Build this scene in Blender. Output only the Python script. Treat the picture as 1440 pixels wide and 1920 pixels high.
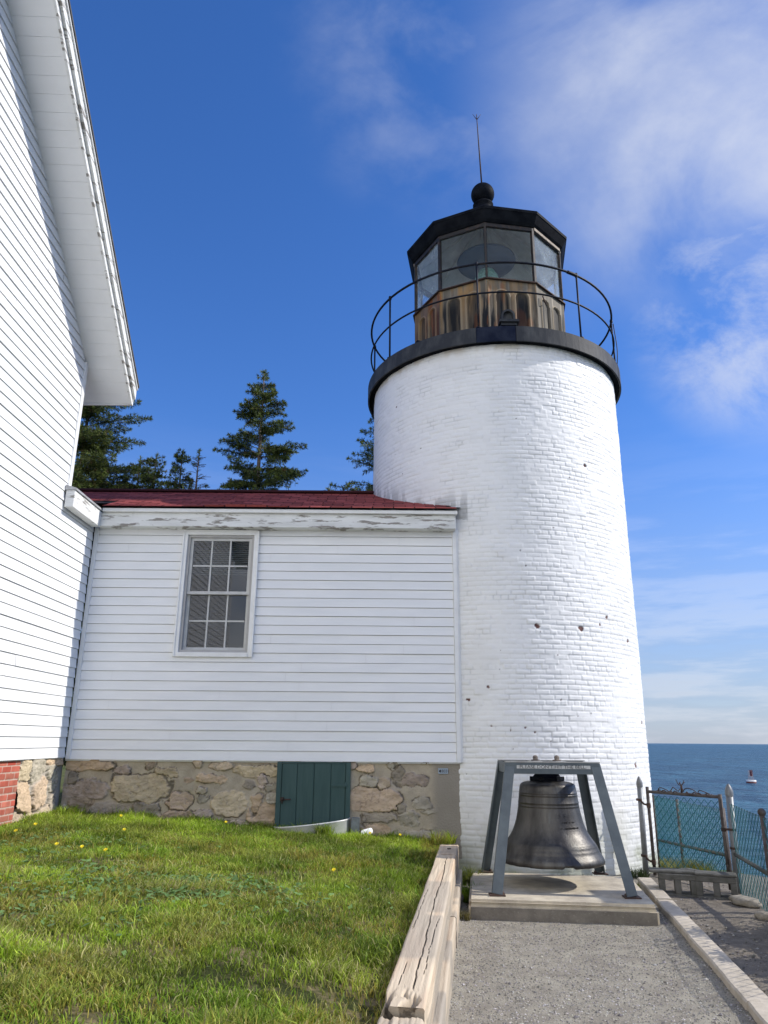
import bpy, bmesh, math, random
import numpy as np
from math import sin, cos, pi, radians, sqrt, atan2, hypot
from mathutils import Vector, Matrix, Quaternion

for o in list(bpy.data.objects):
    bpy.data.objects.remove(o)
scene = bpy.context.scene
COL = scene.collection

# ------------------------------------------------------------------ camera
PITCH, ROLL = radians(17.2), radians(0.48)
cam_data = bpy.data.cameras.new('camera')
cam_data.sensor_fit = 'VERTICAL'
cam_data.sensor_height = 36.0
cam_data.lens = 36.0 * 1386.0 / 1920.0
cam_data.clip_start = 0.05
cam_data.clip_end = 60000.0
cam = bpy.data.objects.new('camera', cam_data)
COL.objects.link(cam)
_f = Vector((0, cos(PITCH), sin(PITCH)))
_r0 = Vector((1, 0, 0)); _u0 = _r0.cross(_f)
_r = _r0 * cos(ROLL) + _u0 * sin(ROLL)
_u = _u0 * cos(ROLL) - _r0 * sin(ROLL)
cam.matrix_world = Matrix(((_r.x, _u.x, -_f.x, 0.0), (_r.y, _u.y, -_f.y, 0.0), (_r.z, _u.z, -_f.z, 1.65), (0, 0, 0, 1)))
scene.camera = cam

# ------------------------------------------------------------------ light
SUN_EL, SUN_AZ = radians(35.5), radians(90.0)     # azimuth clockwise from +Y
SUN_STRENGTH, SKY_STRENGTH, EXPOSURE = 4.4, 0.115, 0.12
sd = bpy.data.lights.new('sun', 'SUN')
sd.energy = SUN_STRENGTH; sd.angle = radians(0.5); sd.color = (1.0, 0.955, 0.88)
sun = bpy.data.objects.new('sun', sd); COL.objects.link(sun)
sdir = Vector((sin(SUN_AZ) * cos(SUN_EL), cos(SUN_AZ) * cos(SUN_EL), sin(SUN_EL)))
sun.rotation_euler = (-sdir).to_track_quat('-Z', 'Y').to_euler()
sun.location = (20, 0, 20)
scene.view_settings.view_transform = 'Standard'
scene.view_settings.look = 'None'
scene.view_settings.gamma = 1.0
scene.view_settings.exposure = EXPOSURE
scene.render.engine = 'CYCLES'
scene.cycles.use_denoising = True
scene.cycles.max_bounces = 8
scene.cycles.transparent_max_bounces = 16

world = bpy.data.worlds.new('World'); scene.world = world
world.use_nodes = True
wn, wl = world.node_tree.nodes, world.node_tree.links
wn.clear()
def W(t, **k):
    n = wn.new(t)
    for a, b in k.items(): setattr(n, a, b)
    return n
w_out = W('ShaderNodeOutputWorld'); w_bg = W('ShaderNodeBackground')
w_bg.inputs['Strength'].default_value = SKY_STRENGTH
wl.new(w_bg.outputs[0], w_out.inputs[0])
w_sky = W('ShaderNodeTexSky', sky_type='NISHITA', sun_disc=False)
w_sky.sun_elevation = SUN_EL; w_sky.sun_rotation = SUN_AZ
w_sky.air_density = 1.0; w_sky.dust_density = 0.3; w_sky.ozone_density = 2.0
w_tc = W('ShaderNodeTexCoord')
w_hs = W('ShaderNodeHueSaturation')
w_hs.inputs['Saturation'].default_value = 1.15; w_hs.inputs['Value'].default_value = 1.22
w_tint = W('ShaderNodeMix', data_type='RGBA', blend_type='MULTIPLY'); w_tint.inputs[0].default_value = 1.0
wl.new(w_sky.outputs[0], w_tint.inputs[6]); w_tint.inputs[7].default_value = (0.86, 0.95, 1.28, 1)
wl.new(w_tint.outputs[2], w_hs.inputs['Color'])
def wmath(op, a, b=None, clamp=False):
    n = W('ShaderNodeMath', operation=op, use_clamp=clamp)
    for i, v in enumerate((a, b)):
        if v is None: continue
        if hasattr(v, 'links') or hasattr(v, 'is_linked'): wl.new(v, n.inputs[i])
        else: n.inputs[i].default_value = v
    return n.outputs[0]
def lobe(d, a0, a1):
    """1 inside a0 degrees of direction d, falling to 0 at a1 degrees"""
    v = Vector(d).normalized()
    n = W('ShaderNodeVectorMath', operation='DOT_PRODUCT')
    wl.new(w_tc.outputs['Generated'], n.inputs[0]); n.inputs[1].default_value = v
    m = W('ShaderNodeMapRange', interpolation_type='SMOOTHSTEP')
    m.inputs['From Min'].default_value = cos(radians(a1)); m.inputs['From Max'].default_value = cos(radians(a0))
    wl.new(n.outputs['Value'], m.inputs['Value'])
    return m.outputs[0]
def wnoise(scale, detail, rough, loc=(0, 0, 0), sc=(1, 1, 1), rot=(0, 0, 0), dist=0.0):
    m = W('ShaderNodeMapping'); m.inputs['Location'].default_value = loc; m.inputs['Scale'].default_value = sc
    m.inputs['Rotation'].default_value = rot
    wl.new(w_tc.outputs['Generated'], m.inputs[0])
    n = W('ShaderNodeTexNoise'); n.inputs['Scale'].default_value = scale; n.inputs['Detail'].default_value = detail
    n.inputs['Roughness'].default_value = rough; n.inputs['Distortion'].default_value = dist
    wl.new(m.outputs[0], n.inputs['Vector'])
    return n.outputs['Fac']
def ramp(v, a, b):
    m = W('ShaderNodeMapRange', interpolation_type='SMOOTHSTEP')
    m.inputs['From Min'].default_value = a; m.inputs['From Max'].default_value = b
    wl.new(v, m.inputs['Value'])
    return m.outputs[0]
n_soft = wnoise(2.6, 7, 0.58, (3.1, 1.7, 0.4), (1.0, 1.5, 1.3), (0.2, 0.5, 0.6), 0.5)
n_puff = wnoise(5.5, 10, 0.64, (0.3, 2.2, 5.1), (1.0, 1.3, 1.7), (0, 0.3, 0.4), 0.3)
n_fine = wnoise(6.5, 7, 0.57, (1.3, 0.2, 3.3), (1.0, 1.35, 1.6), (0.1, 0.4, 0.7), 0.15)
fine = wmath('ADD', wmath('MULTIPLY', ramp(n_fine, 0.30, 0.72), 0.50), 0.66)
veil = wmath('MULTIPLY', wmath('MULTIPLY', lobe((0.42, 0.58, 0.72), 3, 22), ramp(n_soft, 0.30, 0.72)), fine, True)
streak = wmath('MULTIPLY', wmath('MULTIPLY', lobe((0.06, 0.65, 0.75), 0.5, 12), ramp(n_fine, 0.36, 0.78)), 1.15)
puff = wmath('MULTIPLY', lobe((0.45, 0.765, 0.49), 0.5, 10.0), ramp(n_puff, 0.36, 0.70))
tail = wmath('MULTIPLY', lobe((0.34, 0.70, 0.62), 2, 13), ramp(n_soft, 0.38, 0.80))
front = wmath('MAXIMUM', wmath('MAXIMUM', wmath('MULTIPLY', veil, 0.70), wmath('MULTIPLY', streak, 0.22)),
              wmath('MAXIMUM', wmath('MULTIPLY', puff, 0.66), wmath('MULTIPLY', wmath('MULTIPLY', tail, fine), 0.36)))
# unseen bright cloud added behind the camera to fill the shaded passage wall
n_back = wnoise(2.2, 5, 0.55, (1.2, 4.2, 0.9), (1, 1, 1.6))
back = wmath('MULTIPLY', lobe((-0.10, -0.98, 0.17), 18, 52), ramp(n_back, 0.30, 0.60))
# low haze bank along the sea horizon
sep = W('ShaderNodeSeparateXYZ'); wl.new(w_tc.outputs['Generated'], sep.inputs[0])
hz = W('ShaderNodeMapRange', interpolation_type='SMOOTHSTEP')
hz.inputs['From Min'].default_value = 0.42; hz.inputs['From Max'].default_value = -0.02
wl.new(sep.outputs['Z'], hz.inputs['Value'])
n_low = wnoise(4.0, 6, 0.6, (0, 0, 2), (1, 1, 7))
hzf = wmath('MULTIPLY', hz.outputs[0], wmath('ADD', wmath('MULTIPLY', ramp(n_low, 0.3, 0.75), 0.30), 0.66))
def wmix(fac, a, b):
    n = W('ShaderNodeMix', data_type='RGBA')
    wl.new(fac, n.inputs[0])
    for i, v in ((6, a), (7, b)):
        if isinstance(v, tuple): n.inputs[i].default_value = v
        else: wl.new(v, n.inputs[i])
    return n.outputs[2]
hcol = wmix(ramp(n_low, 0.44, 0.60), (2.9, 3.5, 4.7, 1), (4.6, 5.0, 5.9, 1))
c1 = wmix(hzf, w_hs.outputs[0], hcol)
c2 = wmix(front, c1, (5.9, 6.25, 7.2, 1))
c3 = wmix(back, c2, (18.0, 17.8, 17.4, 1))
wl.new(c3, w_bg.inputs['Color'])

# ------------------------------------------------------------------ helpers
RNG = np.random.default_rng(7)
random.seed(7)

def _h(ix, iy, iz=0, seed=0):
    n = (ix.astype(np.int64) * 374761393 + iy.astype(np.int64) * 668265263 + np.asarray(iz).astype(np.int64) * 2147483647 + seed * 974711) & 0xffffffff
    n = ((n ^ (n >> 13)) * 1274126177) & 0xffffffff
    n = (n ^ (n >> 16)) & 0xffffffff
    n = (n * 2246822519) & 0xffffffff
    return ((n ^ (n >> 15)) & 0xffffff) / float(0xffffff)
def vn(x, y, seed=0):
    """value noise 0..1"""
    x = np.asarray(x, float); y = np.asarray(y, float)
    ix, iy = np.floor(x), np.floor(y); fx, fy = x - ix, y - iy
    fx = fx * fx * (3 - 2 * fx); fy = fy * fy * (3 - 2 * fy)
    a = _h(ix, iy, 0, seed); b = _h(ix + 1, iy, 0, seed); c = _h(ix, iy + 1, 0, seed); d = _h(ix + 1, iy + 1, 0, seed)
    return (a * (1 - fx) + b * fx) * (1 - fy) + (c * (1 - fx) + d * fx) * fy
def fbm(x, y, oct=4, seed=0, g=0.5):
    s = 0; a = 1; t = 0
    for k in range(oct):
        s = s + a * vn(np.asarray(x) * 2 ** k + 17.3 * k, np.asarray(y) * 2 ** k - 9.1 * k, seed + k); t += a; a *= g
    return s / t
def sstep(a, b, x):
    t = np.clip((np.asarray(x, float) - a) / (b - a), 0, 1)
    return t * t * (3 - 2 * t)

def M(name, col, rough=0.6, metal=0.0, col2=None, nscale=6.0, lo=0.35, hi=0.65, bump=0.0, bscale=40.0, stretch=(1, 1, 1),
      attr=False, spec=0.4, detail=5.0, col3=None, n3=20.0, lo3=0.6, hi3=0.7, trans=0.0, bstretch=None, rvar=0.0):
    m = bpy.data.materials.new(name); m.use_nodes = True
    N, L = m.node_tree.nodes, m.node_tree.links
    b = N['Principled BSDF']
    b.inputs['Roughness'].default_value = rough; b.inputs['Metallic'].default_value = metal
    b.inputs['Specular IOR Level'].default_value = spec
    tc = N.new('ShaderNodeTexCoord')
    def noise(scale, st):
        mp = N.new('ShaderNodeMapping'); mp.inputs['Scale'].default_value = st
        L.new(tc.outputs['Object'], mp.inputs[0])
        n = N.new('ShaderNodeTexNoise'); n.inputs['Scale'].default_value = scale; n.inputs['Detail'].default_value = detail
        n.inputs['Roughness'].default_value = 0.6
        L.new(mp.outputs[0], n.inputs['Vector']); return n.outputs['Fac']
    def mrange(v, a, c):
        r = N.new('ShaderNodeMapRange'); r.inputs['From Min'].default_value = a; r.inputs['From Max'].default_value = c
        L.new(v, r.inputs['Value']); return r.outputs[0]
    def mix(f, a, c):
        x = N.new('ShaderNodeMix'); x.data_type = 'RGBA'; L.new(f, x.inputs[0])
        for i, v in ((6, a), (7, c)):
            if isinstance(v, (tuple, list)): x.inputs[i].default_value = (*v[:3], 1)
            else: L.new(v, x.inputs[i])
        return x.outputs[2]
    src = None
    if attr:
        a = N.new('ShaderNodeAttribute'); a.attribute_name = 'Col'; src = a.outputs['Color']
    else:
        src = tuple(col)
    if col2 is not None:
        src = mix(mrange(noise(nscale, stretch), lo, hi), src, col2)
    if col3 is not None:
        src = mix(mrange(noise(n3, stretch), lo3, hi3), src, col3)
    if isinstance(src, tuple): b.inputs['Base Color'].default_value = (*src[:3], 1)
    else: L.new(src, b.inputs['Base Color'])
    if rvar:
        rr = N.new('ShaderNodeMapRange'); rr.inputs['To Min'].default_value = rough - rvar; rr.inputs['To Max'].default_value = rough + rvar
        L.new(noise(nscale * 1.7, stretch), rr.inputs['Value']); L.new(rr.outputs[0], b.inputs['Roughness'])
    if bump:
        bp = N.new('ShaderNodeBump'); bp.inputs['Strength'].default_value = 1.0; bp.inputs['Distance'].default_value = bump
        L.new(noise(bscale, bstretch or stretch), bp.inputs['Height']); L.new(bp.outputs[0], b.inputs['Normal'])
    if trans:
        o = N['Material Output']; t = N.new('ShaderNodeBsdfTranslucent'); ms = N.new('ShaderNodeMixShader')
        ms.inputs[0].default_value = trans
        if isinstance(src, tuple): t.inputs['Color'].default_value = (*src[:3], 1)
        else: L.new(src, t.inputs['Color'])
        L.new(b.outputs[0], ms.inputs[1]); L.new(t.outputs[0], ms.inputs[2]); L.new(ms.outputs[0], o.inputs[0])
    return m

def glass_mat(name, tint=(0.9, 0.95, 0.95), refl=1.0, dirt=0.06, dirtcol=(0.8, 0.82, 0.82), ior=1.5, wob=0.0):
    m = bpy.data.materials.new(name); m.use_nodes = True
    N, L = m.node_tree.nodes, m.node_tree.links
    N.remove(N['Principled BSDF'])
    o = N['Material Output']
    tr = N.new('ShaderNodeBsdfTransparent'); tr.inputs[0].default_value = (*tint, 1)
    gl = N.new('ShaderNodeBsdfGlossy'); gl.inputs['Roughness'].default_value = 0.02
    fr = N.new('ShaderNodeFresnel'); fr.inputs['IOR'].default_value = ior
    mu = N.new('ShaderNodeMath'); mu.operation = 'MULTIPLY'; mu.inputs[1].default_value = refl
    ge = N.new('ShaderNodeNewGeometry'); sb_ = N.new('ShaderNodeMath'); sb_.operation = 'SUBTRACT'; sb_.inputs[0].default_value = 1.0
    L.new(ge.outputs['Backfacing'], sb_.inputs[1]); m0 = N.new('ShaderNodeMath'); m0.operation = 'MULTIPLY'
    L.new(fr.outputs[0], m0.inputs[0]); L.new(sb_.outputs[0], m0.inputs[1]); L.new(m0.outputs[0], mu.inputs[0])
    s1 = N.new('ShaderNodeMixShader'); L.new(mu.outputs[0], s1.inputs[0]); L.new(tr.outputs[0], s1.inputs[1]); L.new(gl.outputs[0], s1.inputs[2])
    df = N.new('ShaderNodeBsdfDiffuse'); df.inputs[0].default_value = (*dirtcol, 1)
    tl = N.new('ShaderNodeBsdfTranslucent'); tl.inputs[0].default_value = (*dirtcol, 1)
    dm = N.new('ShaderNodeMixShader'); L.new(df.outputs[0], dm.inputs[1]); L.new(tl.outputs[0], dm.inputs[2])
    tc = N.new('ShaderNodeTexCoord'); nz = N.new('ShaderNodeTexNoise'); nz.inputs['Scale'].default_value = 3.0; nz.inputs['Detail'].default_value = 6
    L.new(tc.outputs['Object'], nz.inputs['Vector'])
    mr = N.new('ShaderNodeMapRange'); mr.inputs['From Min'].default_value = 0.3; mr.inputs['From Max'].default_value = 0.7
    mr.inputs['To Min'].default_value = dirt * 0.4; mr.inputs['To Max'].default_value = dirt * 1.6
    L.new(nz.outputs['Fac'], mr.inputs['Value'])
    s2 = N.new('ShaderNodeMixShader'); L.new(mr.outputs[0], s2.inputs[0]); L.new(s1.outputs[0], s2.inputs[1]); L.new(dm.outputs[0], s2.inputs[2])
    L.new(s2.outputs[0], o.inputs[0])
    if wob:
        n2 = N.new('ShaderNodeTexNoise'); n2.inputs['Scale'].default_value = 4.0
        L.new(tc.outputs['Object'], n2.inputs['Vector'])
        bp = N.new('ShaderNodeBump'); bp.inputs['Distance'].default_value = wob; L.new(n2.outputs['Fac'], bp.inputs['Height'])
        L.new(bp.outputs[0], gl.inputs['Normal'])
    return m

def tag(o, label=None, cat=None, group=None, kind=None):
    if label: o['label'] = label
    if cat: o['category'] = cat
    if group: o['group'] = group
    if kind: o['kind'] = kind
    return o
def empty(name, loc, label, cat, group=None):
    o = bpy.data.objects.new(name, None); o.empty_display_size = 0.2
    COL.objects.link(o); o.location = loc
    return tag(o, label, cat, group)
def wloc(o):
    v = Vector((0, 0, 0))
    while o is not None:
        v = v + o.location; o = o.parent
    return v
def link(name, me, mats, parent=None, org=None):
    """me holds world coordinates; the object's origin becomes org (or the parent's origin)"""
    if not isinstance(mats, (list, tuple)): mats = [mats]
    for m in mats: me.materials.append(m)
    o = bpy.data.objects.new(name, me); COL.objects.link(o)
    if parent is not None:
        off = wloc(parent); o.parent = parent
    else:
        off = Vector(org) if org is not None else Vector((0, 0, 0)); o.location = off
    if off.length: me.transform(Matrix.Translation(-off))
    return o

class MB:
    def __init__(s): s.v = []; s.f = []; s.m = []; s.sm = []
    def add(s, vs, fs, mi=0, smooth=False):
        b = len(s.v); s.v += [tuple(v) for v in vs]
        for f in fs: s.f.append(tuple(i + b for i in f)); s.m.append(mi); s.sm.append(smooth)
        return s
    def box(s, c, d, rz=0.0, mi=0, R=None):
        R = R or Matrix.Rotation(rz, 3, 'Z'); c = Vector(c); h = [x / 2 for x in d]
        vs = [c + R @ Vector((h[0] * a, h[1] * b, h[2] * e)) for a in (-1, 1) for b in (-1, 1) for e in (-1, 1)]
        return s.add(vs, [(0, 1, 3, 2), (4, 6, 7, 5), (0, 4, 5, 1), (2, 3, 7, 6), (0, 2, 6, 4), (1, 5, 7, 3)], mi)
    def bb(s, x0, x1, y0, y1, z0, z1, mi=0):
        return s.box(((x0 + x1) / 2, (y0 + y1) / 2, (z0 + z1) / 2), (abs(x1 - x0), abs(y1 - y0), abs(z1 - z0)), 0, mi)
    def beam(s, a, b, w, h, up=(0, 0, 1), mi=0):
        a, b = Vector(a), Vector(b); d = (b - a); L = d.length; d.normalize()
        x = d.cross(Vector(up)).normalized(); z = x.cross(d)
        R = Matrix((x, d, z)).transposed()
        return s.box((a + b) / 2, (w, L, h), 0, mi, R)
    def tube(s, pts, r, n=8, mi=0, cap=True, closed=False, smooth=True):
        pts = [Vector(p) for p in pts]; k = len(pts)
        rs = r if isinstance(r, (list, tuple)) else [r] * k
        vs = []; prev = None
        for i, p in enumerate(pts):
            if closed: d = pts[(i + 1) % k] - pts[i - 1]
            else: d = pts[min(i + 1, k - 1)] - pts[max(i - 1, 0)]
            d.normalize()
            if prev is None:
                x = d.orthogonal().normalized() if abs(d.z) > 0.9 else d.cross(Vector((0, 0, 1))).normalized()
            else:
                x = (prev - d * prev.dot(d)).normalized()
            prev = x; y = d.cross(x)
            for j in range(n):
                t = 2 * pi * j / n
                vs.append(p + (x * cos(t) + y * sin(t)) * rs[i])
        fs = []
        for i in range(k if closed else k - 1):
            i2 = (i + 1) % k
            for j in range(n):
                j2 = (j + 1) % n
                fs.append((i * n + j, i * n + j2, i2 * n + j2, i2 * n + j))
        s.add(vs, fs, mi, smooth)
        if cap and not closed:
            b = len(s.v) - len(vs)
            s.f.append(tuple(b + j for j in reversed(range(n)))); s.m.append(mi); s.sm.append(False)
            s.f.append(tuple(b + (k - 1) * n + j for j in range(n))); s.m.append(mi); s.sm.append(False)
        return s
    def lathe(s, prof, c=(0, 0, 0), n=48, mi=0, smooth=True, ph=0.0, axis=None):
        vs = []; c = Vector(c)
        Q = axis.to_track_quat('Z', 'Y') if axis is not None else None
        for (r, z) in prof:
            for j in range(n):
                t = 2 * pi * j / n + ph; v = Vector((r * sin(t), -r * cos(t), z))
                vs.append(c + (Q @ v if Q else v))
        fs = []
        for i in range(len(prof) - 1):
            for j in range(n):
                j2 = (j + 1) % n
                fs.append((i * n + j, i * n + j2, (i + 1) * n + j2, (i + 1) * n + j))
        return s.add(vs, fs, mi, smooth)
    def prism(s, poly, z0, z1, mi=0):
        n = len(poly); vs = [(x, y, z0) for x, y in poly] + [(x, y, z1) for x, y in poly]
        fs = [tuple(reversed(range(n))), tuple(range(n, 2 * n))] + [(i, (i + 1) % n, n + (i + 1) % n, n + i) for i in range(n)]
        return s.add(vs, fs, mi)
    def build(s, name, mats, parent=None, org=None, bevel=0.0, seg=1):
        me = bpy.data.meshes.new(name); me.from_pydata([tuple(v) for v in s.v], [], s.f)
        me.polygons.foreach_set('material_index', s.m); me.polygons.foreach_set('use_smooth', s.sm)
        if bevel:
            bm = bmesh.new(); bm.from_mesh(me)
            es = [e for e in bm.edges if len(e.link_faces) == 2 and e.calc_face_angle(0) > 0.5]
            bmesh.ops.bevel(bm, geom=es, offset=bevel, segments=seg, affect='EDGES', clamp_overlap=True)
            bm.to_mesh(me); bm.free()
        me.update()
        return link(name, me, mats, parent, org)

def np_mesh(name, V, F, mats, parent=None, org=None, col=None, smooth=False):
    V = np.asarray(V, np.float32); me = bpy.data.meshes.new(name)
    Fs = F if isinstance(F, list) else [F]
    me.vertices.add(len(V)); me.vertices.foreach_set('co', V.ravel())
    loops = np.concatenate([f.ravel() for f in Fs]).astype(np.int32)
    tot = np.concatenate([np.full(len(f), f.shape[1], np.int32) for f in Fs])
    st = np.concatenate(([0], np.cumsum(tot)[:-1])).astype(np.int32)
    me.loops.add(len(loops)); me.loops.foreach_set('vertex_index', loops)
    me.polygons.add(len(tot)); me.polygons.foreach_set('loop_start', st); me.polygons.foreach_set('loop_total', tot)
    me.polygons.foreach_set('use_smooth', np.full(len(tot), smooth))
    me.update(calc_edges=True); me.validate(clean_customdata=False)
    if col is not None:
        c = np.ones((len(V), 4), np.float32); c[:, :3] = col
        a = me.color_attributes.new('Col', 'FLOAT_COLOR', 'POINT'); a.data.foreach_set('color', c.ravel())
    return link(name, me, mats, parent, org)
def gridfaces(nu, nv, wrap=False):
    i, j = np.meshgrid(np.arange(nu - (0 if wrap else 1)), np.arange(nv - 1), indexing='ij')
    a = i * nv + j; b = ((i + 1) % nu) * nv + j
    return np.stack([a, b, b + 1, a + 1], -1).reshape(-1, 4)
def relief(name, org, es, et, nrm, ls, lt, step, fn, mats, parent=None, smooth=True, o=None):
    """a wall panel with a real height field; fn(s, t) -> (height, colour)"""
    ns, nt = int(ls / step) + 1, int(lt / step) + 1
    s, t = np.meshgrid(np.linspace(0, ls, ns), np.linspace(0, lt, nt), indexing='ij')
    h, c = fn(s, t)
    org, es, et, nrm = (np.array(a, float) for a in (org, es, et, nrm))
    V = org + s[..., None] * es + t[..., None] * et + h[..., None] * nrm
    F = gridfaces(ns, nt)
    if np.dot(np.cross(es, et), nrm) < 0: F = F[:, ::-1]
    return np_mesh(name, V.reshape(-1, 3), F, mats, parent, o, c.reshape(-1, 3), smooth)
def text_mesh(txt, size, depth=0.001):
    cu = bpy.data.curves.new('lettering', 'FONT'); cu.body = txt; cu.size = size; cu.extrude = depth
    cu.align_x = 'CENTER'; cu.align_y = 'CENTER'
    ob = bpy.data.objects.new('lettering', cu); COL.objects.link(ob)
    dg = bpy.context.evaluated_depsgraph_get(); me = bpy.data.meshes.new_from_object(ob.evaluated_get(dg))
    bpy.data.objects.remove(ob); bpy.data.curves.remove(cu)
    return me

# ------------------------------------------------------------------ materials
WHITE = (0.80, 0.80, 0.79)
m_siding = M('white_siding', WHITE, 0.42, col2=(0.745, 0.75, 0.745), nscale=1.6, bump=0.0009, bscale=30, stretch=(1, 1, 5), spec=0.35)
m_white = M('white_trim', (0.80, 0.80, 0.78), 0.5, col2=(0.72, 0.72, 0.70), nscale=5, bump=0.001, bscale=40)
m_soffit = M('white_soffit', (0.79, 0.79, 0.78), 0.5, col2=(0.75, 0.75, 0.74), nscale=3)
m_peel = M('peeling_white_paint', (0.76, 0.76, 0.73), 0.7, col2=(0.60, 0.60, 0.57), nscale=5, lo=0.4, hi=0.7, stretch=(0.35, 0.35, 2.2),
           col3=(0.27, 0.25, 0.22), n3=9, lo3=0.55, hi3=0.60, bump=0.004, bscale=14)
m_flash = M('grey_flashing', (0.50, 0.51, 0.52), 0.5, 0.3, col2=(0.35, 0.34, 0.33), nscale=7)
m_shingle = M('red_shingle', (0.2, 0.03, 0.03), 0.95, attr=True, bump=0.001, bscale=140, spec=0.15, col2=(0.19, 0.034, 0.034), nscale=30, lo=0.45, hi=0.9)
m_mainroof = M('grey_roof_shingle', (0.12, 0.12, 0.12), 0.9, col2=(0.07, 0.07, 0.07), nscale=8, bump=0.004, bscale=60)
m_stone = M('rubble_stone', (0.4, 0.35, 0.28), 0.92, attr=True, bump=0.008, bscale=45, spec=0.2)
m_brick = M('red_brick', (0.3, 0.1, 0.06), 0.9, attr=True, bump=0.003, bscale=120, spec=0.2)
m_paintbrick = M('white_painted_brick', WHITE, 0.55, attr=True, bump=0.0012, bscale=90, spec=0.35)
m_green = M('dark_green_paint', (0.026, 0.066, 0.064), 0.55, col2=(0.040, 0.085, 0.080), nscale=4, stretch=(6, 6, 0.6), bump=0.0015, bscale=50, bstretch=(8, 8, 0.6))
m_sash = M('grey_sash', (0.42, 0.41, 0.39), 0.5, col2=(0.36, 0.35, 0.34), nscale=6)
m_pane = glass_mat('window_glass', (0.72, 0.78, 0.80), 1.7, 0.02, (0.5, 0.52, 0.55), 1.6, 0.0)
m_dark = M('dark_interior', (0.035, 0.045, 0.06), 0.9)
m_blind = M('grey_blind', (0.22, 0.23, 0.22), 0.8)
m_black = M('black_paint', (0.005, 0.006, 0.009), 0.6, col2=(0.014, 0.016, 0.02), nscale=5, bump=0.003, bscale=25, spec=0.03)
m_rail = M('dark_railing_paint', (0.007, 0.009, 0.016), 0.55, spec=0.2, col2=(0.05, 0.035, 0.025), nscale=9, lo=0.55, hi=0.7)
m_band = M('grey_band_paint', (0.036, 0.039, 0.045), 0.6, spec=0.12, col2=(0.085, 0.088, 0.09), nscale=5, lo=0.45, hi=0.75, stretch=(1, 1, 0.5), bump=0.003, bscale=16)
m_navy = M('navy_band_paint', (0.006, 0.010, 0.026), 0.6, spec=0.08, col2=(0.02, 0.026, 0.045), nscale=5)
m_iron = M('rusty_iron_panel', (0.2, 0.15, 0.1), 0.75, attr=True, bump=0.003, bscale=30, spec=0.3)
m_trim_wood = M('weathered_trim', (0.20, 0.165, 0.13), 0.8, col2=(0.05, 0.04, 0.035), nscale=14, stretch=(1, 1, 3))
m_trim_sunlit = M('sunlit_weathered_trim', (0.42, 0.36, 0.29), 0.8, col2=(0.22, 0.17, 0.13), nscale=14, stretch=(1, 1, 3))  # paler copy of the lantern trim, sunlight put into the colour
m_mull = M('rusty_mullion', (0.018, 0.015, 0.014), 0.6, col2=(0.09, 0.05, 0.03), nscale=12, lo=0.5, hi=0.75)
m_lglass = glass_mat('lantern_glass', (0.93, 0.96, 0.96), 0.6, 0.03, (0.75, 0.80, 0.82), 1.45)
m_lglass_skylit = glass_mat('skylit_lantern_glass', (0.93, 0.96, 0.96), 0.8, 0.22, (0.72, 0.78, 0.82), 1.45)  # extra pale film stands in for sky and sun brightening the side panes
m_ceil = M('lantern_ceiling', (0.72, 0.71, 0.69), 0.8, col2=(0.5, 0.48, 0.46), nscale=3)
m_lens = glass_mat('green_lens_glass', (0.7, 0.95, 0.85), 1.6, 0.45, (0.6, 0.9, 0.8), 1.7)
m_disc = M('blue_grey_disc', (0.022, 0.06, 0.12), 0.6)
m_frame = M('blue_grey_steel_paint', (0.066, 0.084, 0.096), 0.42, col2=(0.105, 0.13, 0.14), nscale=6, lo=0.4, hi=0.75, bump=0.001, bscale=40, rvar=0.1,
            col3=(0.10, 0.055, 0.035), n3=26, lo3=0.70, hi3=0.74)
m_galv = M('weathered_galvanised', (0.42, 0.42, 0.40), 0.45, 0.4, col2=(0.30, 0.29, 0.27), nscale=9)
m_strip = M('sign_strip', (0.55, 0.55, 0.52), 0.6, col2=(0.36, 0.36, 0.34), nscale=20)
m_letter = M('sign_letter', (0.03, 0.03, 0.035), 0.6)
m_rustdk = M('rusty_dark_iron', (0.03, 0.022, 0.019), 0.75, col2=(0.085, 0.045, 0.03), nscale=14)
m_conc = M('pad_concrete', (0.60, 0.53, 0.40), 0.92, col2=(0.38, 0.33, 0.255), nscale=5, col3=(0.54, 0.49, 0.40), n3=50, lo3=0.55, hi3=0.75, bump=0.006, bscale=70, spec=0.2)
m_block = M('cinder_block', (0.15, 0.145, 0.13), 0.95, col2=(0.09, 0.088, 0.075), nscale=9, bump=0.006, bscale=80, spec=0.15)
m_wood = M('weathered_timber', (0.40, 0.33, 0.26), 0.85, attr=True, bump=0.003, bscale=40, bstretch=(3, 0.25, 3), spec=0.2)
m_kerb = M('weathered_kerb', (0.56, 0.49, 0.39), 0.92, col2=(0.43, 0.375, 0.29), nscale=7, bump=0.005, bscale=60, spec=0.2)
m_gravel = M('fine_gravel', (0.37, 0.34, 0.265), 0.95, col2=(0.20, 0.175, 0.14), nscale=5, lo=0.3, hi=0.75, col3=(0.40, 0.37, 0.34), n3=95, lo3=0.62, hi3=0.70, bump=0.012, bscale=75, spec=0.2, detail=8)
m_pebble = M('pebble', (0.3, 0.28, 0.26), 0.9, attr=True, spec=0.2)
m_dirt = M('packed_dirt', (0.22, 0.19, 0.15), 0.95, col2=(0.14, 0.12, 0.095), nscale=9, col3=(0.34, 0.31, 0.27), n3=60, lo3=0.6, hi3=0.7, bump=0.01, bscale=60, spec=0.2)
m_soil = M('lawn_soil', (0.040, 0.048, 0.014), 0.95, col2=(0.24, 0.185, 0.10), nscale=5, lo=0.45, hi=0.65, bump=0.02, bscale=30, spec=0.1)
m_land = M('rough_grass_land', (0.06, 0.085, 0.02), 0.95, col2=(0.14, 0.13, 0.05), nscale=0.8, bump=0.05, bscale=6, spec=0.1)
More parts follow.
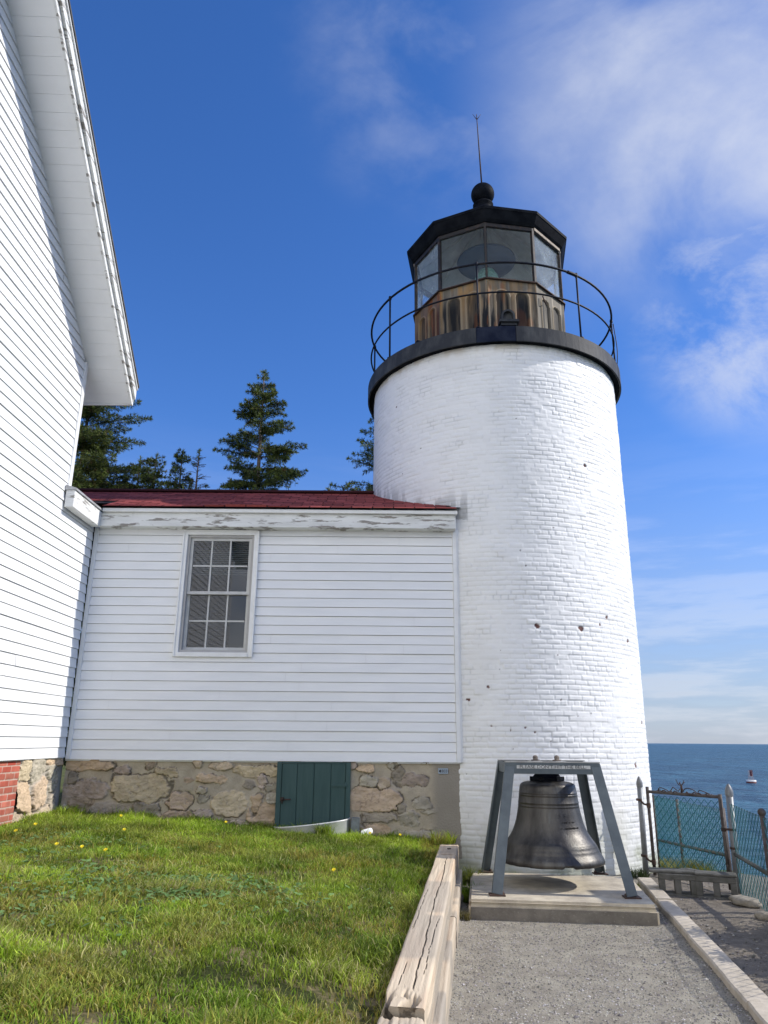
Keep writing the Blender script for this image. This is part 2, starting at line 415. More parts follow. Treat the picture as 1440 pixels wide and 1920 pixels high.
m_grass = M('grass_blade', (0.1, 0.16, 0.03), 0.55, attr=True, trans=0.35, spec=0.3)
m_needle = M('spruce_needles', (0.04, 0.06, 0.02), 0.6, attr=True, trans=0.15, spec=0.3)
m_bark = M('spruce_bark', (0.09, 0.065, 0.05), 0.9, col2=(0.16, 0.13, 0.11), nscale=12, bump=0.01, bscale=20)
m_yellow = M('dandelion_yellow', (0.95, 0.80, 0.04), 0.6, trans=0.2)
m_stem = M('dandelion_stem', (0.12, 0.18, 0.05), 0.6)
m_post = M('galvanised_post', (0.20, 0.21, 0.215), 0.5, 0.4, col2=(0.13, 0.125, 0.12), nscale=7, lo=0.4, hi=0.7, col3=(0.20, 0.09, 0.045), n3=6, lo3=0.62, hi3=0.70)
m_rustpipe = M('rusty_pipe', (0.11, 0.095, 0.085), 0.65, 0.2, col2=(0.045, 0.032, 0.028), nscale=10, col3=(0.30, 0.28, 0.25), n3=7, lo3=0.6, hi3=0.68)
m_mesh = M('teal_vinyl_wire', (0.014, 0.115, 0.115), 0.35, spec=0.5, col2=(0.03, 0.15, 0.14), nscale=4)
m_cup = M('white_plastic', (0.8, 0.8, 0.8), 0.35)
m_buoy = M('buoy_red', (0.25, 0.03, 0.03), 0.5)
m_well = M('white_galvanised_well', (0.66, 0.67, 0.66), 0.4, 0.3, col2=(0.5, 0.5, 0.48), nscale=6)

def bronze():
    m = M('weathered_bronze', (0.088, 0.083, 0.074), 0.40, 0.62, col2=(0.036, 0.033, 0.031), nscale=2.6, lo=0.35, hi=0.65, stretch=(3, 3, 0.35),
          col3=(0.095, 0.098, 0.095), n3=4.0, lo3=0.56, hi3=0.8, bump=0.0025, bscale=30, rvar=0.09, spec=0.5)
    return m
m_bronze = bronze()

# ------------------------------------------------------------------ setting: sea, land
def sea_mat():
    m = bpy.data.materials.new('sea_water'); m.use_nodes = True
    N, L = m.node_tree.nodes, m.node_tree.links; b = N['Principled BSDF']
    b.inputs['Roughness'].default_value = 0.30; b.inputs['IOR'].default_value = 1.33; b.inputs['Specular IOR Level'].default_value = 0.13
    g = N.new('ShaderNodeNewGeometry')
    def nz(s, st, d=4):
        mp = N.new('ShaderNodeMapping'); mp.inputs['Scale'].default_value = st; L.new(g.outputs['Position'], mp.inputs[0])
        n = N.new('ShaderNodeTexNoise'); n.inputs['Scale'].default_value = s; n.inputs['Detail'].default_value = d
        L.new(mp.outputs[0], n.inputs['Vector']); return n.outputs['Fac']
    a = nz(0.16, (0.6, 1.5, 1)); c = nz(0.9, (0.7, 1.4, 1)); p = nz(0.004, (1, 2.5, 1), 3)
    ad = N.new('ShaderNodeMath'); ad.operation = 'MULTIPLY_ADD'; ad.inputs[1].default_value = 3.0
    L.new(a, ad.inputs[0]); L.new(c, ad.inputs[2])
    bp = N.new('ShaderNodeBump'); bp.inputs['Strength'].default_value = 1.0; bp.inputs['Distance'].default_value = 1.6
    L.new(ad.outputs[0], bp.inputs['Height']); L.new(bp.outputs[0], b.inputs['Normal'])
    x = N.new('ShaderNodeMix'); x.data_type = 'RGBA'
    mr = N.new('ShaderNodeMapRange'); mr.inputs['From Min'].default_value = 0.35; mr.inputs['From Max'].default_value = 0.65
    L.new(p, mr.inputs['Value']); L.new(mr.outputs[0], x.inputs[0])
    x.inputs[6].default_value = (0.008, 0.050, 0.095, 1); x.inputs[7].default_value = (0.014, 0.072, 0.130, 1)
    y = N.new('ShaderNodeMix'); y.data_type = 'RGBA'; w = nz(0.22, (0.45, 0.16, 1), 5)
    m2 = N.new('ShaderNodeMapRange'); m2.inputs['From Min'].default_value = 0.38; m2.inputs['From Max'].default_value = 0.68
    L.new(w, m2.inputs['Value']); L.new(m2.outputs[0], y.inputs[0]); L.new(x.outputs[2], y.inputs[6]); y.inputs[7].default_value = (0.045, 0.15, 0.215, 1)
    L.new(y.outputs[2], b.inputs['Base Color'])
    return m
SEA_Z = -12.0
me = MB().add([(-30000, -20000, SEA_Z), (30000, -20000, SEA_Z), (30000, 45000, SEA_Z), (-30000, 45000, SEA_Z)], [(0, 1, 2, 3)]).build('sea', sea_mat())
tag(me, kind='structure')

def land_z(x, y):
    out = np.maximum(x - 5.4, np.minimum(y - 12.6, x - 2.4))
    z = -0.06 - 0.05 * np.clip(y - 10.2, 0, 3) - 1.1 * np.clip(out, 0, 13) + 0.25 * (fbm(x * 0.4, y * 0.4, 3, 5) - 0.5) * sstep(0, 2, out)
    return z + 0.2 * (fbm(x * 0.2, y * 0.2, 3, 9) - 0.5) * sstep(12, 18, y) - 0.02
gx = np.concatenate([np.arange(-90, -8, 2.0), np.arange(-8, 20, 0.35)]); gy = np.concatenate([np.arange(-70, -2, 2.0), np.arange(-2, 18, 0.35), np.arange(18, 90, 2.0)])
X, Y = np.meshgrid(gx, gy, indexing='ij')
o = np_mesh('ground', np.stack([X, Y, land_z(X, Y)], -1).reshape(-1, 3), gridfaces(len(gx), len(gy)), m_land, smooth=True)
tag(o, kind='structure')
# low far headland on the sea horizon
hx = np.linspace(0, 1, 60); prof = 26 * np.sin(np.clip(hx * 1.2, 0, 1) * pi / 2) * (0.7 + 0.3 * vn(hx * 9, hx * 0, 4))
mb = MB()
for i in range(59):
    x0, x1 = 3640 + 2200 * hx[i], 3640 + 2200 * hx[i + 1]
    mb.add([(x0, 7000, SEA_Z - 1), (x1, 7000, SEA_Z - 1), (x1, 7150, SEA_Z + prof[i + 1]), (x0, 7150, SEA_Z + prof[i]), (x1, 7500, SEA_Z - 1), (x0, 7500, SEA_Z - 1)], [(0, 1, 2, 3), (3, 2, 4, 5)])
tag(mb.build('headland', M('far_land', (0.05, 0.08, 0.10), 1.0)), kind='structure')

# lawn, gravel, dirt
def tim_x(y):      # right edge of the top timber
    return 0.20 + (y - 3.80) * 0.1245
def lawn_z(x, y):
    z = 0.395 - 0.060 * np.clip(x - 0.9, -6, 0) + 0.05 * (fbm(x * 0.9, y * 0.9, 3, 21) - 0.5)
    return z - 0.05 * sstep(0.5, 0.0, np.abs(x - tim_x(y) + 0.3))
gy = np.linspace(-4, 10.47, 150); gu = np.linspace(0, 1, 110)
U, Y = np.meshgrid(gu, gy, indexing='ij'); XR = tim_x(Y) - 0.12; X = -4.3 + (XR + 4.3) * U
o = np_mesh('lawn', np.stack([X, Y, lawn_z(X, Y)], -1).reshape(-1, 3), gridfaces(110, 150), m_soil, smooth=True)
tag(o, kind='structure')
def kerb_x(y):     # left edge of the kerb
    return 2.31 + (y - 5.25) * 0.1735
def gravel_z(x, y):
    return 0.012 * (fbm(x * 2, y * 2, 4, 3) - 0.5) * 2 + 0.03 * np.exp(-((x - tim_x(y) + 0.05) / 0.12) ** 2) + 0.02 * np.exp(-((x - kerb_x(y)) / 0.10) ** 2)
gy = np.linspace(-4, 11.2, 300); gu = np.linspace(0, 1, 50)
U, Y = np.meshgrid(gu, gy, indexing='ij'); XL = tim_x(Y) - 0.05; XR = kerb_x(Y) + 0.06; X = XL + (XR - XL) * U
Zg = gravel_z(X, Y)
tag(np_mesh('gravel_path', np.stack([X, Y, Zg], -1).reshape(-1, 3), gridfaces(50, 300), m_gravel, smooth=True), kind='structure')
U, Y = np.meshgrid(np.linspace(0, 1, 40), np.linspace(-4, 10.6, 200), indexing='ij'); XL = kerb_x(Y) + 0.08; X = XL + (5.45 - XL) * U
Zd = 0.03 + 0.035 * (fbm(X * 2.3, Y * 2.3, 4, 31) - 0.5) - 0.08 * sstep(4.6, 5.4, X)
tag(np_mesh('dirt_strip', np.stack([X, Y, Zd], -1).reshape(-1, 3), gridfaces(40, 200), m_dirt, smooth=True), kind='structure')

def pebbles(name, n, xf, y0, y1, zf, smin, smax, seed):
    r = np.random.default_rng(seed)
    y = y0 + (y1 - y0) * r.random(n) ** 1.3; u = r.random(n); xl, xr = xf(y); x = xl + (xr - xl) * u
    s = smin + (smax - smin) * r.random(n) ** 3
    B = np.array([(1, 0, 0), (0, 1, 0), (-1, 0, 0), (0, -1, 0), (0, 0, 1), (0, 0, -1)], float)
    Fb = np.array([(0, 1, 4), (1, 2, 4), (2, 3, 4), (3, 0, 4), (1, 0, 5), (2, 1, 5), (3, 2, 5), (0, 3, 5)])
    V = B[None] * (0.6 + 0.7 * r.random((n, 6, 1))) * s[:, None, None] * np.array([1, 1, 0.65])
    a = r.random(n) * 6.28; ca, sa = np.cos(a)[:, None], np.sin(a)[:, None]
    Vx = V[..., 0] * ca - V[..., 1] * sa; Vy = V[..., 0] * sa + V[..., 1] * ca
    V = np.stack([Vx + x[:, None], Vy + y[:, None], V[..., 2] + (zf(x, y) + s * 0.2)[:, None]], -1)
    g = 0.15 + 0.36 * r.random(n) ** 1.5; c = np.stack([g, g * (0.89 + 0.08 * r.random(n)), g * (0.74 + 0.18 * r.random(n))], -1)
    F = (Fb[None] + 6 * np.arange(n)[:, None, None]).reshape(-1, 3)
    c = c * (0.75 + 0.5 * fbm(x * 1.2, y * 0.9, 3, 333))[:, None]
    if name == 'dirt_stones': c = c * 0.7
    return tag(np_mesh(name, V.reshape(-1, 3), F, m_pebble, col=np.repeat(c, 6, 0)), kind='stuff')
pebbles('gravel_stones', 42000, lambda y: (tim_x(y) + 0.02, kerb_x(y) + 0.02), 3.6, 9.8, gravel_z, 0.003, 0.0095, 3)
pebbles('loose_stones', 900, lambda y: (tim_x(y) + 0.02, kerb_x(y) + 0.02), 3.6, 9.6, gravel_z, 0.008, 0.019, 5)
pebbles('dirt_stones', 3500, lambda y: (kerb_x(y) + 0.2, kerb_x(y) + 1.5), 4.5, 10.2, lambda x, y: 0.03 + 0 * x, 0.003, 0.016, 4)

# ------------------------------------------------------------------ house siding
def clapboard(name, org, es, nrm, length, z0, z1, exp, mats, parent, lip=0.014, holes=(), rng=None, clip=None, seed=1):
    r = random.Random(seed); mb = MB(); org = Vector(org); es = Vector(es); nrm = Vector(nrm)
    P = lambda s, z, p: org + es * s + Vector((0, 0, z)) + nrm * p
    k = 0; z = z0
    while z < z1 - 0.01:
        zt = min(z + exp - 0.0048, z1)
        dp = r.uniform(-0.0016, 0.0016); dq_ = {}
        prot = lambda q: lip * (1 - (q - z) / exp) + dp
        lo, hi = 0.0, length
        cuts = [z, zt] + [q for h in holes for q in (h[2], h[3]) if z < q < zt]
        cuts = sorted(set(cuts))
        joints = []; s = r.uniform(0.4, 3.6)
        while s < length: joints.append(s); s += r.choice((3.66, 3.05, 2.4))
        for a, b in zip(cuts[:-1], cuts[1:]):
            segs = [(lo, hi)]
            for h in holes:
                if h[2] < (a + b) / 2 < h[3]:
                    segs = [q for (c, d) in segs for q in ((c, min(d, h[0])), (max(c, h[1]), d)) if q[1] - q[0] > 0.002]
            for j in joints:
                segs = [q for (c, d) in segs for q in (((c, j - 0.0018), (j + 0.0018, d)) if c + 0.01 < j < d - 0.01 else ((c, d),))]
            for (c, d) in segs:
                dq = r.uniform(-0.0022, 0.0022) if a == z else dq_.get((round(c, 3)), 0.0)
                if a == z: dq_[round(c, 3)] = dq
                prot = lambda q: lip * (1 - (q - z) / exp) + dp + dq
                if clip:
                    ca, da = max(c, clip(a)[0]), min(d, clip(a)[1]); cb, db = max(c, clip(b)[0]), min(d, clip(b)[1])
                    if da - ca < 0.005 or db - cb < 0.0: continue
                else: ca, da, cb, db = c, d, c, d
                vs = [P(ca, a, prot(a)), P(da, a, prot(a)), P(db, b, prot(b)), P(cb, b, prot(b))]
                fs = [(0, 1, 2, 3)]
                if a == z:
                    vs += [P(ca, a, -0.02), P(da, a, -0.02)]; fs.append((1, 0, 4, 5))
                mb.add(vs, fs)
        z += exp; k += 1
    return mb.build(name, mats, parent)

HX = -4.25                                  # gable wall plane of the keeper's house
house = empty('keepers_house', (-8.5, 5.0, 0.3), 'large white clapboard house with a steep gable and deep soffit at the left edge', 'house')
def rake(y): return 6.70 - 0.858 * (abs(y - 5.0) - 4.45)
clapboard('lower_siding', (HX, 10.41, 0), (0, -1, 0), (1, 0, 0), 9.91, 1.405, 4.655, 0.13, m_siding, house, seed=3)
clapboard('upper_siding', (HX, 9.365, 0), (0, -1, 0), (1, 0, 0), 8.8, 4.655, 10.4, 0.13, m_siding, house, seed=5,
          clip=lambda z: (max(0, 9.365 - (9.45 - (z - 6.70) / 0.858)) if z > 6.6 else 0, min(8.8, 9.365 - (0.55 + (z - 6.70) / 0.858)) if z > 6.6 else 8.8))
mb = MB()
mb.bb(-13, HX - 0.022, 0.5, 9.44, 1.39, 6.6)
mb.add([(HX - 0.022, 9.44, 6.6), (HX - 0.022, 0.56, 6.6), (HX - 0.022, 5, rake(5) - 0.05), (-13, 9.44, 6.6), (-13, 0.56, 6.6), (-13, 5, rake(5) - 0.05)], [(0, 2, 1), (3, 4, 5), (0, 3, 5, 2), (1, 2, 5, 4)])
mb.bb(-9, HX - 0.023, 9.44, 10.46, 1.39, 4.75)
mb.build('wall', m_siding, house)
mb = MB(); mb.bb(HX - 0.03, HX + 0.024, 9.365, 9.452, 4.80, 6.74); mb.bb(HX - 0.1, HX - 0.03, 9.442, 9.466, 4.80, 6.74)
mb.build('corner_board', m_white, house, bevel=0.003)
# raking soffit of separate boards, fascia with crown, roof edge
OV = 0.54
cs, sn = cos(math.atan(0.858)), sin(math.atan(0.858))
for side in (1, -1):
    mb = MB(); q = 0.0; Ltot = (4.45 + 0.42) / cs
    while q < Ltot - 0.01:
        q1 = min(q + 0.19, Ltot)
        ya, yb = 5 + side * (q + 0.0018) * cs, 5 + side * (q1 - 0.0018) * cs
        for (y0, y1) in ((ya, yb),):
            za, zb = rake(y0), rake(y1); dz = -0.0007 if int(q / 0.19) % 2 else 0.0
            vs = [(HX - 0.01, y0, za + dz), (HX + OV, y0, za + dz - 0.02), (HX + OV, y1, zb + dz - 0.02), (HX - 0.01, y1, zb + dz)]
            mb.add(vs + [(a, b, c + 0.012) for a, b, c in vs], [(0, 1, 2, 3), (4, 7, 6, 5), (0, 4, 5, 1), (1, 5, 6, 2), (2, 6, 7, 3), (3, 7, 4, 0)])
        q = q1
    mb.build('soffit', m_soffit, house)
ye = 5 + 4.87
def rake_strip(mb, x0, x1, d0, d1, mi=0):
    """board along both rakes, from d0 to d1 above the soffit line"""
    for side in (1, -1):
        p = [(5.0, rake(5.0)), (5 + side * 4.87, rake(ye))]
        vs = [(x, y, z + d) for (y, z) in p for (x, d) in ((x0, d0), (x1, d0), (x1, d1), (x0, d1))]
        mb.add(vs, [(0, 1, 2, 3), (7, 6, 5, 4), (0, 4, 5, 1), (1, 5, 6, 2), (2, 6, 7, 3), (3, 7, 4, 0)], mi)
mb = MB(); rake_strip(mb, HX + OV - 0.012, HX + OV + 0.018, -0.045, 0.14); mb.build('fascia', m_peel, house)
mb = MB(); rake_strip(mb, HX + OV + 0.019, HX + OV + 0.055, 0.055, 0.20); mb.build('crown_moulding', m_peel, house)
mb = MB(); rake_strip(mb, HX + OV + 0.02, HX + OV + 0.075, 0.203, 0.235); mb.build('drip_edge', m_white, house)
mb = MB(); rake_strip(mb, -13.4, HX + OV + 0.09, 0.238, 0.275); mb.build('roof', m_mainroof, house)
mb = MB(); mb.bb(-13.2, HX + OV + 0.015, ye + 0.004, ye + 0.028, rake(ye) - 0.028, rake(ye) + 0.22)
for q in (1,): mb.add([(-13.2, 9.44, rake(9.44) + 0.002), (HX - 0.011, 9.44, rake(9.44) + 0.002), (HX - 0.011, ye, rake(ye) + 0.002), (-13.2, ye, rake(ye) + 0.002)], [(0, 1, 2, 3)])
mb.build('eave_board', m_white, house)

# return moulding at the low eave
RX = HX + 0.15
mb = MB(); mb.bb(HX + 0.03, RX, 9.30, 10.27, 4.565, 4.80); mb.build('eave_return', m_peel, house, bevel=0.006)
mb = MB()
mb.add([(HX + 0.02, 9.285, 4.80), (RX + 0.02, 9.285, 4.80), (RX + 0.02, 10.24, 4.80), (HX + 0.02, 10.24, 4.80), (HX + 0.02, 9.285, 4.87), (RX + 0.02, 9.285, 4.825), (RX + 0.02, 10.24, 4.825), (HX + 0.02, 10.24, 4.90)],
       [(3, 2, 1, 0), (4, 5, 6, 7), (0, 1, 5, 4), (1, 2, 6, 5), (2, 3, 7, 6), (3, 0, 4, 7)])
mb.build('return_flashing', m_flash, house)

# brick and stone base
def brick_fn(s, t):
    hgt, ln = 0.076, 0.215
    row = np.floor(t / hgt); ss = s / ln + 0.5 * (row % 2) + 0.06 * _h(row, row * 0, 0, 2); col = np.floor(ss)
    du = np.minimum(ss - col, 1 - (ss - col)) * ln; dv = np.minimum(t / hgt - row, 1 - (t / hgt - row)) * hgt
    e = np.minimum(du, dv) + 0.004 * (fbm(s * 30, t * 30, 2, 8) - 0.5)
    k = sstep(0.003, 0.008, e); hh = _h(row, col, 0, 5); h2 = _h(row, col, 0, 6)
    c = np.stack([0.33 + 0.16 * hh, 0.075 + 0.07 * h2, 0.05 + 0.05 * h2], -1) * (0.75 + 0.5 * fbm(s * 12, t * 12, 3, 3))[..., None]
    mort = np.array([0.46, 0.40, 0.33])
    return 0.007 * k + 0.002 * fbm(s * 40, t * 40, 2, 1), c * k[..., None] + mort * (1 - k[..., None])
relief('brick_base', (HX - 0.045, 9.27, 0.35), (0, -1, 0), (0, 0, 1), (1, 0, 0), 2.2, 1.06, 0.009, brick_fn, m_brick, house)
relief('brick_base', (HX - 0.045, 7.07, 0.35), (0, -1, 0), (0, 0, 1), (1, 0, 0), 6.57, 1.06, 0.02, brick_fn, m_brick, house)

def rubble_fn(stones, seed, ls, lt, mort=(0.40, 0.345, 0.26), warm=1.0):
    """stones: (s, t, half width, half height, colour index); everything between is mortar"""
    pal = 1.25 * np.array([(0.40, 0.30, 0.20), (0.36, 0.29, 0.21), (0.33, 0.27, 0.22), (0.40, 0.305, 0.215), (0.33, 0.295, 0.23), (0.44, 0.36, 0.24), (0.29, 0.25, 0.195)])
    def fn(s, t):
        ws = s + 0.16 * (fbm(s * 6, t * 8, 5, seed, 0.62) - 0.5); wt = t + 0.13 * (fbm(s * 6 + 40, t * 8, 5, seed + 3, 0.62) - 0.5)
        best = np.full(s.shape, 9.0); sec = np.full(s.shape, 9.0); idx = np.zeros(s.shape, int)
        for i, (cs_, ct, a, b, ci) in enumerate(stones):
            d = ((np.abs(ws - cs_) / a) ** 2.6 + (np.abs(wt - ct) / b) ** 2.6) ** (1 / 2.6)
            up = d < best; sec = np.where(up, best, np.minimum(sec, d)); best = np.where(up, d, best); idx = np.where(up, i, idx)
        grow = 1.16 + 0.34 * _h(idx, idx * 0, 0, seed + 70)              # how far each face was left free of mortar
        jag = 0.16 * (fbm(s * 18, t * 22, 3, seed + 31) - 0.5)
        gap = np.minimum((sec - best) * 0.8, (grow - best) * 1.0) + jag
        k = sstep(0.02, 0.13, gap)
        sid = np.array([q[4] for q in stones])[idx]; hh = _h(idx, idx * 0, 0, seed); h2 = _h(idx, idx * 0, 0, seed + 1); h3 = _h(idx, idx * 0, 0, seed + 2)
        cen = np.array([(q[0], q[1]) for q in stones])[idx]
        c = pal[sid] * (0.70 + 0.50 * hh + 0.75 * (fbm(s * 8 + hh * 9, t * 15 + hh * 5, 5, seed + 5, 0.6) - 0.5))[..., None]
        vein = sstep(0.03, 0.0, np.abs(fbm(s * 5 + h2 * 20, t * 11, 4, seed + 8) - 0.5)); c = c * (1 - 0.38 * vein)[..., None]
        m = np.array(mort) * (0.70 + 0.62 * fbm(s * 6, t * 6, 5, seed + 6, 0.6))[..., None]
        edge = sstep(0.10, 0.02, np.abs(gap - 0.03)) * sstep(0.36, 0.58, fbm(s * 5, t * 5, 3, seed + 12))
        col = (c * k[..., None] + m * (1 - k[..., None])) * (1 - 0.62 * edge)[..., None]
        facet = (h2 - 0.5) * 0.28 * (s - cen[..., 0]) + (h3 - 0.45) * 0.40 * (t - cen[..., 1]); facet = np.clip(facet, -0.02, 0.02)
        rough = np.abs(fbm(s * 9 + hh * 7, t * 15, 4, seed + 9, 0.6) - 0.5) * 2
        h = k * (0.014 + 0.026 * hh + facet - 0.024 * rough) + 0.010 * (fbm(s * 16, t * 16, 4, seed + 10) - 0.5) + 0.018 * (fbm(s * 3, t * 3, 2, seed + 2) - 0.5) - 0.016 * edge
        return h, col
    return fn
# quoin stones under the house corner: s runs from y 9.27 towards the corner at 10.41
q_st = [(0.14, 0.86, 0.13, 0.12, 5), (0.45, 0.84, 0.18, 0.13, 4), (0.92, 0.95, 0.2, 0.05, 0), (0.2, 0.58, 0.19, 0.16, 0), (0.62, 0.58, 0.22, 0.17, 3), (0.15, 0.24, 0.14, 0.18, 1), (0.42, 0.24, 0.13, 0.18, 5),
        (0.76, 0.24, 0.2, 0.17, 1), (1.02, 0.72, 0.1, 0.12, 4), (1.03, 0.45, 0.1, 0.11, 6), (1.03, 0.2, 0.09, 0.12, 4), (0.88, 0.82, 0.13, 0.09, 4)]
relief('stone_base', (HX - 0.05, 9.27, 0.40), (0, 1, 0), (0, 0, 1), (1, 0, 0), 1.27, 1.0, 0.009, rubble_fn(q_st, 40, 1.27, 1.0, (0.40, 0.36, 0.30)), m_stone, house)
MB().bb(-13, HX - 0.10, 0.55, 10.4, 0.0, 1.39).build('foundation', m_block, house)

# ------------------------------------------------------------------ passage building
LY = 10.45
passage = empty('passage_building', (-1.5, 12.0, 0.3), 'low white clapboard passage with a red shingle roof joining the house to the tower', 'building')
WX0, WX1, WZ0, WZ1 = -2.915, -1.825, 2.745, 4.565
clapboard('siding', (-4.24, LY, 0), (1, 0, 0), (0, -1, 0), 5.24, 1.38, 4.62, 0.13, m_siding, passage, seed=11, holes=[(WX0 + 4.25, WX1 + 4.23, WZ0 + 0.01, WZ1 - 0.01)])
mb = MB()                                    # sheathing behind the boards, left open at the window
for (a, b, c, d) in ((-4.25, WX0 + 0.05, 1.36, 4.7), (WX1 - 0.05, 1.055, 1.36, 4.7), (WX0 + 0.05, WX1 - 0.05, 1.36, WZ0 + 0.05), (WX0 + 0.05, WX1 - 0.05, WZ1 - 0.05, 4.7)):
    mb.bb(a, b, LY + 0.022, LY + 0.12, c, d)
mb.build('wall', m_siding, passage)
mb = MB(); mb.bb(-4.25, 1.2, 14.3, 14.4, 0.2, 4.7); mb.build('rear_wall', m_siding, passage)
mb = MB(); mb.bb(1.002, 1.062, LY - 0.026, LY + 0.021, 1.375, 4.62); mb.bb(1.063, 1.085, LY - 0.005, LY + 0.2, 1.38, 4.62)
mb.build('corner_board', m_white, passage, bevel=0.003)
mb = MB(); mb.bb(HX + 0.018, HX + 0.075, LY - 0.028, LY + 0.02, 1.38, 4.60); mb.build('corner_board', m_white, passage, bevel=0.003)
# fascia box, gutter strip
mb = MB(); mb.bb(RX - 0.04, 1.04, 10.272, LY + 0.02, 4.585, 4.79); mb.build('fascia', m_peel, passage, bevel=0.005)
mb = MB(); mb.bb(RX + 0.022, 1.06, 10.225, 10.30, 4.792, 4.845); mb.build('drip_board', m_white, passage, bevel=0.004)
# shingled roof, course by course
def roof_z(y): return 4.865 + (y - 10.19) * 0.437
RIDGE_Y = 12.30
rr = np.random.default_rng(12); V = []; C = []
exp_s = 0.175; slope = math.atan(0.437); ck, sk = cos(slope), sin(slope)
ncrs = int((RIDGE_Y - 10.19) / ck / exp_s) + 1
for k in range(ncrs):
    q0 = k * exp_s; x = -9.0 + (0.152 if k % 2 else 0) + rr.uniform(-0.02, 0.02); xmin = -9 if k > 3 else RX + 0.03
    while x < 0.78:
        xa, xb = x + 0.008, x + 0.297; x += 0.305
        if xb < xmin: continue
        xa = max(xa, xmin)
        lift = 0.0055 + rr.uniform(0, 0.002) + (0.028 * max(0, sin((xa + 2.95) * 2.2)) if k == 0 and -3.2 < xa < -0.4 else 0)
        def pt(xx, q, up): return (xx, 10.19 + q * ck - up * sk, 4.865 + q * sk + up * ck)
        q1 = q0 + exp_s + 0.015
        V += [pt(xa, q0 - 0.004, lift), pt(xb, q0 - 0.004, lift), pt(xb, q1, 0.003), pt(xa, q1, 0.003), pt(xa, q0 - 0.004, 0.001), pt(xb, q0 - 0.004, 0.001)]
        g = rr.uniform(0.6, 1.35); C += [(0.29 * g, 0.070 * g, 0.060 * g)] * 6
n = len(V) // 6
F = (np.array([(0, 1, 2, 3), (4, 5, 1, 0), (4, 0, 3, 3), (1, 5, 2, 2)])[:2][None] + 6 * np.arange(n)[:, None, None]).reshape(-1, 4)
np_mesh('roof', V, F, m_shingle, passage, col=np.array(C))
mb = MB(); x0 = -9.0
mb.add([(x0, 10.6, roof_z(10.6) - 0.01), (1.2, 10.6, roof_z(10.6) - 0.01), (1.2, RIDGE_Y, roof_z(RIDGE_Y) - 0.01), (x0, RIDGE_Y, roof_z(RIDGE_Y) - 0.01), (1.2, 14.5, roof_z(10.2)), (x0, 14.5, roof_z(10.2))], [(0, 1, 2, 3), (3, 2, 4, 5)])
mb.add([(RX + 0.03, 10.2, 4.855), (1.05, 10.2, 4.855), (1.2, 10.62, roof_z(10.62) - 0.01), (RX + 0.03, 10.62, roof_z(10.62) - 0.01)], [(0, 1, 2, 3)])
mb.build('roof_deck', M('dark_red_deck', (0.012, 0.004, 0.004), 0.95), passage)
mb = MB(); mb.bb(-9, 0.5, RIDGE_Y - 0.12, RIDGE_Y + 0.12, roof_z(RIDGE_Y) - 0.02, roof_z(RIDGE_Y) + 0.022); mb.build('ridge_cap', M('ridge_dark', (0.05, 0.012, 0.014), 0.9), passage, bevel=0.01)

# window
win = MB()
t_ = 0.062; y0, y1 = LY - 0.04, LY + 0.03
win.bb(WX0, WX0 + t_, y0, y1, WZ0, WZ1); win.bb(WX1 - t_, WX1, y0, y1, WZ0, WZ1)
win.bb(WX0 + t_, WX1 - t_, y0, y1, WZ1 - t_, WZ1); win.bb(WX0 + t_, WX1 - t_, y0 - 0.01, y1, WZ0, WZ0 + t_)
win.bb(WX0 - 0.012, WX0 + 0.014, y0 - 0.012, y0, WZ0, WZ1); win.bb(WX1 - 0.014, WX1 + 0.012, y0 - 0.012, y0, WZ0, WZ1); win.bb(WX0 + 0.014, WX1 - 0.014, y0 - 0.012, y0, WZ1 - 0.014, WZ1 + 0.01)
window = win.build('window', m_white, passage, bevel=0.003)
ix0, ix1, iz0, iz1 = WX0 + t_, WX1 - t_, WZ0 + t_, WZ1 - t_; zm = 3.655
fr = MB(); f = 0.035
fr.bb(ix0, ix0 + f, LY - 0.012, LY + 0.14, iz0, iz1); fr.bb(ix1 - f, ix1, LY - 0.012, LY + 0.14, iz0, iz1)
fr.bb(ix0 + f, ix1 - f, LY - 0.012, LY + 0.14, iz1 - f, iz1); fr.bb(ix0 + f, ix1 - f, LY - 0.018, LY + 0.14, iz0, iz0 + f)
fr.build('frame', m_sash, window)
def sash(za, zb, y):
    sh = MB(); w = 0.042; a, b = ix0 + f + 0.001, ix1 - f - 0.001
    sh.bb(a, a + w, y, y + 0.035, za, zb); sh.bb(b - w, b, y, y + 0.035, za, zb)
    sh.bb(a + w, b - w, y, y + 0.035, zb - w, zb); sh.bb(a + w, b - w, y - 0.004, y + 0.035, za, za + w)
    ga, gb, gc, gd = a + w, b - w, za + w, zb - w
    for k in (1, 2):
        xx = ga + (gb - ga) * k / 3; sh.bb(xx - 0.011, xx + 0.011, y + 0.006, y + 0.03, gc, gd)
    zz = (gc + gd) / 2
    for k in range(3):
        sh.bb(ga + (gb - ga) * k / 3 + 0.0115, ga + (gb - ga) * (k + 1) / 3 - 0.0115, y + 0.006, y + 0.03, zz - 0.011, zz + 0.011)
    sh.build('sash', m_muntin, window)
    MB().bb(ga, gb, y + 0.016, y + 0.019, gc, gd).build('pane', m_pane, window)
m_muntin = M('pale_grey_sash', (0.55, 0.55, 0.53), 0.5, col2=(0.47, 0.47, 0.45), nscale=8)
sash(zm - 0.02, iz1 - f - 0.001, LY + 0.018); sash(iz0 + f + 0.001, zm + 0.02, LY + 0.06)
mb = MB()
for k in range(18): mb.box(((ix0 + ix1) / 2, LY + 0.18, iz1 - 0.03 - k * 0.03), (ix1 - ix0 - 0.02, 0.028, 0.003), R=Matrix.Rotation(0.6, 3, 'X'))
mb.build('blind', m_blind, window)
